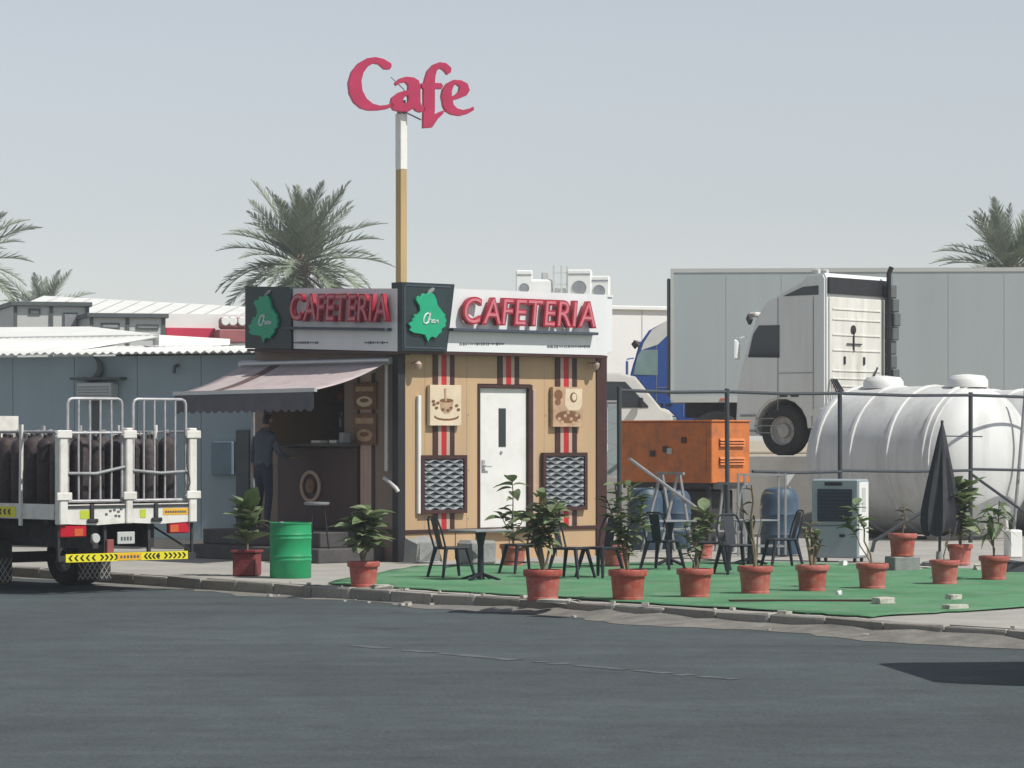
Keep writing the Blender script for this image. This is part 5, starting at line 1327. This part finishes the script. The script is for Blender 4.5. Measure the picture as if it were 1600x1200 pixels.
# stool with a tray at the hatch
p = KO + U*(-1.12) + V*0.55
t = thing('side_stool', 'small stool with a round top beside the kiosk steps', 'stool', (p.x, p.y, PZ+.20), 0)
MB().lathe([(.17,.62),(.18,.64),(.18,.66),(.02,.665)], 18).build('top', m_table, t)
for k in range(3):
    a = k*2.094; MB().tube([(.10*math.cos(a),.10*math.sin(a),.62),(.17*math.cos(a),.17*math.sin(a),0)], .013, 6).build('leg', m_chair, t)

# ------------------------------------------------------------------ potted plants
def leaf_mesh(L, W, fold, droop, m, nm='leaf'):
    b = MB(); n = 6; rows = []
    for i in range(n+1):
        s = i/n; w = W/2*math.sin(math.pi*min(1, s**.85*.97+.03))**.8 if 0 < i < n else .004
        y = L*s; z = -droop*L*s*s
        rows.append([b.bm.verts.new((-w, y, z+abs(w)*fold)), b.bm.verts.new((0, y, z)), b.bm.verts.new((w, y, z+abs(w)*fold))])
    for r0, r1 in zip(rows, rows[1:]):
        for k in range(2): b.bm.faces.new((r0[k], r0[k+1], r1[k+1], r1[k]))
    return b.mesh(nm, m, True)
LM = {'big': [leaf_mesh(.30,.17,.35,.35,m_leaf), leaf_mesh(.27,.16,.3,.5,m_leaf2)],
      'mid': [leaf_mesh(.19,.105,.35,.3,m_leaf), leaf_mesh(.18,.10,.3,.5,m_leaf2)],
      'small': [leaf_mesh(.125,.07,.3,.3,m_leaf), leaf_mesh(.115,.065,.3,.4,m_leaf2)],
      'long': [leaf_mesh(.40,.055,.4,.5,m_leaf), leaf_mesh(.36,.05,.4,.8,m_leaf2)],
      'dry': [leaf_mesh(.12,.05,.6,.6,m_leafdry), leaf_mesh(.10,.045,.6,.9,m_leafdry)]}
POTS = {}
def pot_mesh(kind):
    if kind not in POTS:
        b = MB()
        if kind == 'square':
            b.box(-.15,.15,-.15,.15,.0,.30,b=.02); b.box(-.17,.17,-.17,.17,.301,.335,b=.008)
            POTS[kind] = b.mesh('pot', m_terra2), None
        else:
            b.lathe([(.144,0),(.151,.006),(.151,.030),(.146,.034),(.166,.235)], 26); bb = b.mesh('pot', m_terra, True)
            b = MB(); b.lathe([(.163,.236),(.186,.236),(.190,.246),(.190,.290),(.184,.298),(.172,.298),(.166,.262)], 26, cap=False)
            POTS[kind] = bb, b.mesh('rim', m_terra, True)
    return POTS[kind]
soil_me = MB().lathe([(.167,.262),(.08,.272),(.01,.275)], 18).mesh('soil', m_soil)
def potted(label, px, py, stems, leaves, k=1.0, pot='round', seed=0, z=None, tall=0.0):
    """stems: lists of points above the soil; leaves: (kind, count, along0, along1, up tilt)"""
    r = random.Random(seed); p = gp(px, py, TZ if z is None else z)
    t = thing('potted_plant', label, 'potted plant', p, r.uniform(-.3,.3), 'potted plants around the cafe')
    bo, ri = pot_mesh(pot); o = link('pot', bo, t); o.scale = (k, k, k)
    if ri: link('rim', ri, o)
    so_ = link('soil', soil_me, t); so_.scale = (k*.9 if pot == 'square' else k,)*2 + (k*1.14 if pot == 'square' else k,)
    z0 = .26*k
    for pts, rad in stems:
        b = MB(); P = [Vector((x, y, z0+zz)) for x, y, zz in pts]; n = len(P)
        b.tube(P, [rad*(1-.5*i/(n-1)) for i in range(n)], 6); b.build('stem', m_stem, t, True)
    for (kind, cnt, a0, a1, up) in leaves:
        for i in range(cnt):
            pts, rad = stems[i % len(stems)]; n = len(pts)
            s = a0+(a1-a0)*((i+.5)/cnt); f = s*(n-1); j = min(n-2, int(f)); q = Vector(pts[j]).lerp(Vector(pts[j+1]), f-j)
            o = link('leaf', LM[kind][0 if r.random() < .62 else 1], t)
            o.location = (q.x, q.y, q.z+z0); o.rotation_euler = Euler((R(up*(.4+.8*s))+r.uniform(-.35,.3), r.uniform(-.4,.4), i*2.399+r.uniform(-.5,.5)), 'XYZ')
            g = r.uniform(.75, 1.2); o.scale = (g, g, g)
    return t
def up(h, lean=(0,0), wig=.02, seed=0, n=6, base=(0,0)):
    r = random.Random(seed); return [(base[0]+lean[0]*i/(n-1)+r.uniform(-wig,wig)*(i > 0), base[1]+lean[1]*i/(n-1)+r.uniform(-wig,wig)*(i > 0), h*i/(n-1)) for i in range(n)]
potted('big leafed plant in a dark red square pot left of the green drum', 386, 900, [(up(.62, (-.02,.02), .02, 1), .016)], [('big', 34, .2, 1.0, 55)], 1.0, 'square', 1, z=PZ)
potted('bushy broad leafed plant in a red pot at the kerb below the kiosk corner', 568, 917, [(up(.66, (.02,0), .03, 2), .02), (up(.55, (.12,-.05), .03, 3), .014), (up(.52, (-.08,.03), .03, 43), .014)], [('big', 48, .35, 1.0, 34), ('mid', 30, .3, 1.0, 20)], 1.02, 'round', 2, z=PZ)
potted('dense dark leafed plant in a red pot on the kerb before the door', 848, 938, [(up(.85, (-.02,.02), .03, 4), .02), (up(.75, (.14,.06), .03, 5), .016), (up(.66, (-.14,.04), .03, 6), .014), (up(.7, (.02,-.1), .03, 46), .014)], [('mid', 70, .35, 1.0, 28), ('big', 18, .5, 1.0, 25)], 1.12, 'round', 3)
potted('wide bushy shrub in a red pot right of the kiosk corner', 981, 938, [(up(.98, (-.10,.0), .04, 7), .018), (up(.85, (.16,.02), .04, 8), .015), (up(.95, (.02,.1), .04, 9), .015), (up(.8, (-.22,.02), .04, 10), .013)], [('small', 120, .2, 1.0, 25), ('mid', 30, .3, 1.0, 25)], 1.12, 'round', 4)
potted('thin sparse shrub in a red pot in front of the trestle', 1086, 934, [(up(.50, (.03,.0), .03, 11), .014), (up(.52, (-.12,.02), .03, 12), .010)], [('small', 34, .3, 1.0, 25)], 1.08, 'round', 5)
potted('bare branching stem in a red pot before the far table', 1180, 928, [(up(.95, (-.05,.0), .03, 13), .024), (up(.85, (.10,.02), .04, 14), .012), (up(.75, (-.20,.02), .04, 15), .010)], [('dry', 8, .6, 1.0, 20)], 1.06, 'round', 6)
potted('cluster of stubby bare stems in a red pot left of the cooler front', 1269, 924, [(up(.46, (-.07,0), .015, 16), .028), (up(.38, (.06,.02), .015, 17), .026), (up(.52, (-.01,.06), .015, 18), .024), (up(.30, (.11,.0), .015, 19), .022)], [('dry', 12, .5, 1.0, 40), ('small', 10, .7, 1.0, 40)], 1.02, 'round', 7)
potted('leaning thin plant in a red pot before the lit side of the cooler', 1363, 920, [(up(.72, (-.20,.05), .03, 20), .014), (up(.58, (-.32,.02), .02, 21), .010)], [('small', 22, .55, 1.0, 30), ('mid', 9, .6, 1.0, 30)], 1.0, 'round', 8)
potted('nearly bare twig in a red pot, second from the right edge of the front row', 1476, 913, [(up(.42, (.05,.0), .02, 22), .009)], [('dry', 4, .4, 1.0, 20)], .98, 'round', 9)
potted('tall leafy bush in a red pot before the fence post', 1500, 882, [(up(.90, (-.02,0), .03, 23), .02), (up(.85, (.12,.03), .03, 24), .016), (up(.8, (-.16,.0), .03, 25), .016), (up(.7, (.02,-.1), .03, 45), .014)], [('big', 56, .25, 1.0, 38), ('mid', 70, .2, 1.0, 32)], .94, 'round', 10)
potted('drooping long leafed plant in a red pot at the right edge', 1553, 906, [(up(.72, (.06,.0), .03, 26), .013), (up(.62, (-.10,.05), .03, 27), .010)], [('long', 16, .45, 1.0, -5), ('mid', 14, .6, 1.0, 15)], 1.0, 'round', 11)
potted('tall plant in a red pot against the white door', 802, 884, [(up(.92, (.0,.0), .02, 28), .014), (up(.45, (-.14,.0), .03, 29), .012), (up(.40, (.10,.02), .03, 30), .012)], [('mid', 14, .2, .42, 30), ('big', 12, .82, 1.0, 18), ('mid', 18, .4, 1.0, 25)], 1.0, 'round', 12)
potted('pale leafed plant in a small red pot behind the trestle', 1100, 872, [(up(.50, (.0,.0), .02, 31), .012), (up(.4, (.06,.02), .03, 32), .01)], [('mid', 34, .25, 1.0, 35), ('big', 9, .4, 1.0, 30)], .78, 'round', 13)
potted('shrub in a brown red pot in the shade of the kiosk end', 962, 886, [(up(.5, (.0,.0), .02, 33), .012)], [('small', 18, .3, 1.0, 25)], 1.0, 'round', 14)
# pot raised on a block
q = gp(1410, 893)
bl = MB().box(-.19,.19,-.15,.15,0,.20,b=.012).build('concrete_block', m_block); bl.location = (q.x, q.y, PZ); bl.rotation_euler = (0,0,R(20)); tag(bl, 'grey concrete block carrying a red pot left of the umbrella', 'block')
pl_ = potted('wilted thin plant in a red pot raised on the grey block', 1410, 893, [(up(.42, (.02,.0), .02, 34), .008)], [('dry', 10, .2, 1.0, 30)], 1.02, 'round', 15); pl_.location = (q.x, q.y, PZ+.202)

# ------------------------------------------------------------------ rubble and odd bits
def rubble(name, label, cat, px, py, sx, sy, sz, rz, m, jit=.25, z=TZ, group=None):
    p = gp(px, py, z); b = MB(); b.box(-sx/2, sx/2, -sy/2, sy/2, 0, sz, b=min(sx,sy,sz)*.12)
    for v in b.bm.verts: v.co += Vector((rnd.uniform(-1,1)*sx, rnd.uniform(-1,1)*sy, rnd.uniform(-1,.4)*sz if v.co.z > sz*.5 else 0))*jit*.25
    o = b.build(name, m); o.location = p; o.rotation_euler = (0,0,R(rz)); return tag(o, label, cat, group)
rubble('loose_block', 'pale stone block at the end of the batten on the mat', 'block', 1380, 944, .20, .14, .075, 30, m_stone)
rubble('wooden_batten', 'thin dark batten lying on the green mat', 'batten', 1268, 941, 1.72, .035, .03, 1, m_brown, .1)
rubble('loose_block', 'upper one of two small blocks on the right of the mat', 'block', 1490, 937, .15, .11, .06, 35, m_stone)
rubble('loose_block', 'flat pale slab on the mat nearest the kerb at right', 'block', 1492, 952, .24, .13, .05, 28, m_stone)
rubble('loose_stone', 'small white stone on the mat between two red pots', 'stone', 1312, 930, .07, .06, .055, 10, m_white, .8)
rubble('loose_stone', 'white lump on the mat in front of the cooler', 'stone', 1317, 884, .09, .08, .075, 40, m_white, .8)
rubble('loose_stone', 'whitish rubble lump behind the pot at right', 'stone', 1530, 893, .12, .10, .10, 15, m_stone, .8, PZ)
rubble('loose_stone', 'pale rubble lump beside the raised block', 'stone', 1438, 891, .22, .10, .05, 15, m_stone, .8, PZ)
rubble('loose_slab', 'pale concrete slab under the kerbside pot before the door', 'slab', 872, 942, .42, .16, .04, -45, m_stone, .5)
rubble('loose_slab', 'pale slab at the kerb beside the pot near the drum', 'slab', 597, 920, .20, .14, .05, 20, m_stone, .5, PZ)
rubble('loose_stone', 'grey rock leaning at the foot of the kiosk front', 'stone', 662, 880, .42, .22, .36, 42, m_block, .9, PZ)
rubble('cardboard_box', 'dark grey box between the table and the white door', 'box', 745, 882, .5, .3, .34, 42, m_block, .15, PZ)
rubble('cloth_heap', 'dark crumpled cloth behind the drooping plant at right', 'cloth', 1590, 896, .45, .3, .18, 10, m_umb, 1.2, PZ)
rubble('plastic_box', 'white plastic box behind the drooping plant', 'box', 1583, 872, .22, .2, .42, 20, m_coolw, .1, PZ)
# pale gravel and rubbish along the kerb
b = MB()
for i in range(90):
    t_ = rnd.uniform(-6, 12); n_ = rnd.uniform(-.35, .30); s_ = rnd.uniform(.012,.04); p_ = KP+KD*t_+KN*n_; z_ = .006 if n_ < 0 else (.15 if n_ < .13 else .142)
    M_ = Matrix.Translation((p_.x, p_.y, z_)) @ Matrix.Rotation(rnd.uniform(0,6), 4, 'Z')
    b.box(-s_, s_, -s_*.7, s_*.7, 0, s_*.8, M=M_)
o = b.build('kerb_gravel', m_stone); o['kind'] = 'stuff'; tag(o, 'small stones scattered along the kerb', 'gravel')

# ------------------------------------------------------------------ the customer at the hatch
def person():
    p = KO + U*(-0.62) + V*2.42
    t = thing('person', 'person in slate shirt and dark trousers standing at the serving hatch, back turned', 'person', (p.x, p.y, PZ+.424), A)
    V_ = []; E = []; RR = []
    def v(x, y, z, r): V_.append((x, y, z)); RR.append(r); return len(V_)-1
    def ch(start, pts):
        a = start
        for (x, y, z, r) in pts:
            b_ = v(x, y, z, r); E.append((a, b_)); a = b_
        return a
    pel = v(0, 0, .93, (.135, .155))
    chest = ch(pel, [(.0,0,1.06,(.12,.145)),(.02,0,1.22,(.125,.165)),(.03,0,1.36,(.115,.17))])
    neck = ch(chest, [(.04,0,1.455,(.055,.06)),(.055,0,1.50,(.052,.055)),(.075,0,1.57,(.085,.07)),(.085,0,1.64,(.095,.078)),(.08,0,1.70,(.06,.05))])
    for s in (-1, 1):
        ch(pel, [(0,s*.09,.86,(.095,.09)),(.02,s*.11,.50,(.06,.06)),(-.01,s*.115,.28,(.055,.055)),(-.02,s*.12,.09,(.04,.04)),(.02,s*.125,.045,(.045,.045)),(.14,s*.14,.035,(.04,.035))])
    # left arm hangs, right arm rests on the counter
    la = ch(chest, [(.02,.185,1.37,(.062,.062)),(-.02,.235,1.10,(.048,.048)),(.02,.25,.88,(.036,.036)),(.03,.25,.83,(.028,.036))])
    ra = ch(chest, [(.04,-.185,1.36,(.062,.062)),(.10,-.235,1.12,(.048,.048)),(.32,-.18,1.06,(.036,.036)),(.38,-.165,1.06,(.034,.026))])
    for k, (dy) in enumerate((-.024,-.008,.008,.024)):
        L = (.066,.078,.074,.058)[k]
        ch(la, [(.035+dy,.25,.79,(.009,.009)),(.045+dy,.245,.79-L*.6,(.009,.009)),(.055+dy,.235,.79-L,(.008,.008))])
        ch(ra, [(.42,-.165+dy,1.06,(.009,.009)),(.42+L*.6,-.165+dy,1.055,(.009,.009)),(.42+L,-.165+dy,1.04,(.008,.008))])
    ch(la, [(.06,.225,.80,(.011,.011)),(.075,.215,.765,(.009,.009))]); ch(ra, [(.40,-.13,1.06,(.011,.011)),(.43,-.11,1.055,(.009,.009))])
    head = 6
    me = bpy.data.meshes.new('body'); me.from_pydata(V_, E, [])
    o = bpy.data.objects.new('body', me); COL.objects.link(o)
    sk = o.modifiers.new('skin', 'SKIN'); o.modifiers.new('sub', 'SUBSURF').levels = 1
    for i, sv in enumerate(me.skin_vertices[0].data):
        sv.radius = RR[i] if isinstance(RR[i], tuple) else (RR[i], RR[i]); sv.use_root = (i == 0)
    dg = bpy.context.evaluated_depsgraph_get(); m2 = bpy.data.meshes.new_from_object(o.evaluated_get(dg)); bpy.data.objects.remove(o)
    m2.materials.clear()
    for m in (m_skin, m_shirt, m_trou, m_hair, m_shoe): m2.materials.append(m)
    for f in m2.polygons:
        c = f.center; i = 0
        if c.z > 1.47:
            i = 3 if (c.z > 1.665 or (c.x < .075 and c.z > 1.54)) else 0
        elif c.z > .94 and not (c.x > .34) and not (abs(c.y) > .2 and c.z < .98): i = 1
        elif c.z > .94 and abs(c.y) <= .2: i = 1 if c.x < .34 else 0
        elif c.z > .07: i = 2 if abs(c.y) < .205 else 0
        else: i = 4
        f.material_index = i
    m2.shade_smooth()
    link('body', m2, t)
    # ears, nose and a collar as small pieces of the figure
    b = MB(); b.lathe([(.078,1.452),(.083,1.475),(.074,1.49)], 16, (.045,0,0), cap=False); b.build('collar', m_shirt, t, True)
    b = MB(); b.box(-.115,.135,-.165,.165,.925,.96,b=.02); b.build('belt', m_hair, t) if False else b.bm.free()
    for s in (-1, 1): MB().lathe([(.005,-.008),(.03,-.004),(.03,.006),(.004,.01)], 10, (.075, s*.088, 1.60), axis='y').build('ear', m_skin, t, True)
    MB().tube([(.165,0,1.625),(.185,0,1.595),(.165,0,1.585)], [.008,.014,.01], 6).build('nose', m_skin, t, True)
person()

# ------------------------------------------------------------------ haze volume added for the windscreen veil and faded distance
hz = MB(); hz.box(-75, 75, -6, 150, -1.2, 16)
hm = bpy.data.materials.new('veil_haze'); hm.use_nodes = True; hn = hm.node_tree.nodes; hn.remove(hn['Principled BSDF'])
pv = hn.new('ShaderNodeVolumePrincipled'); pv.inputs['Color'].default_value = (0.86, 0.92, 1.0, 1); pv.inputs['Density'].default_value = 0.0008; pv.inputs['Anisotropy'].default_value = 0.2
hm.node_tree.links.new(pv.outputs[0], hn['Material Output'].inputs['Volume'])
ho = hz.build('haze', hm); ho['kind'] = 'stuff'; tag(ho, 'thin pale haze added over the whole place as a veil', 'haze')
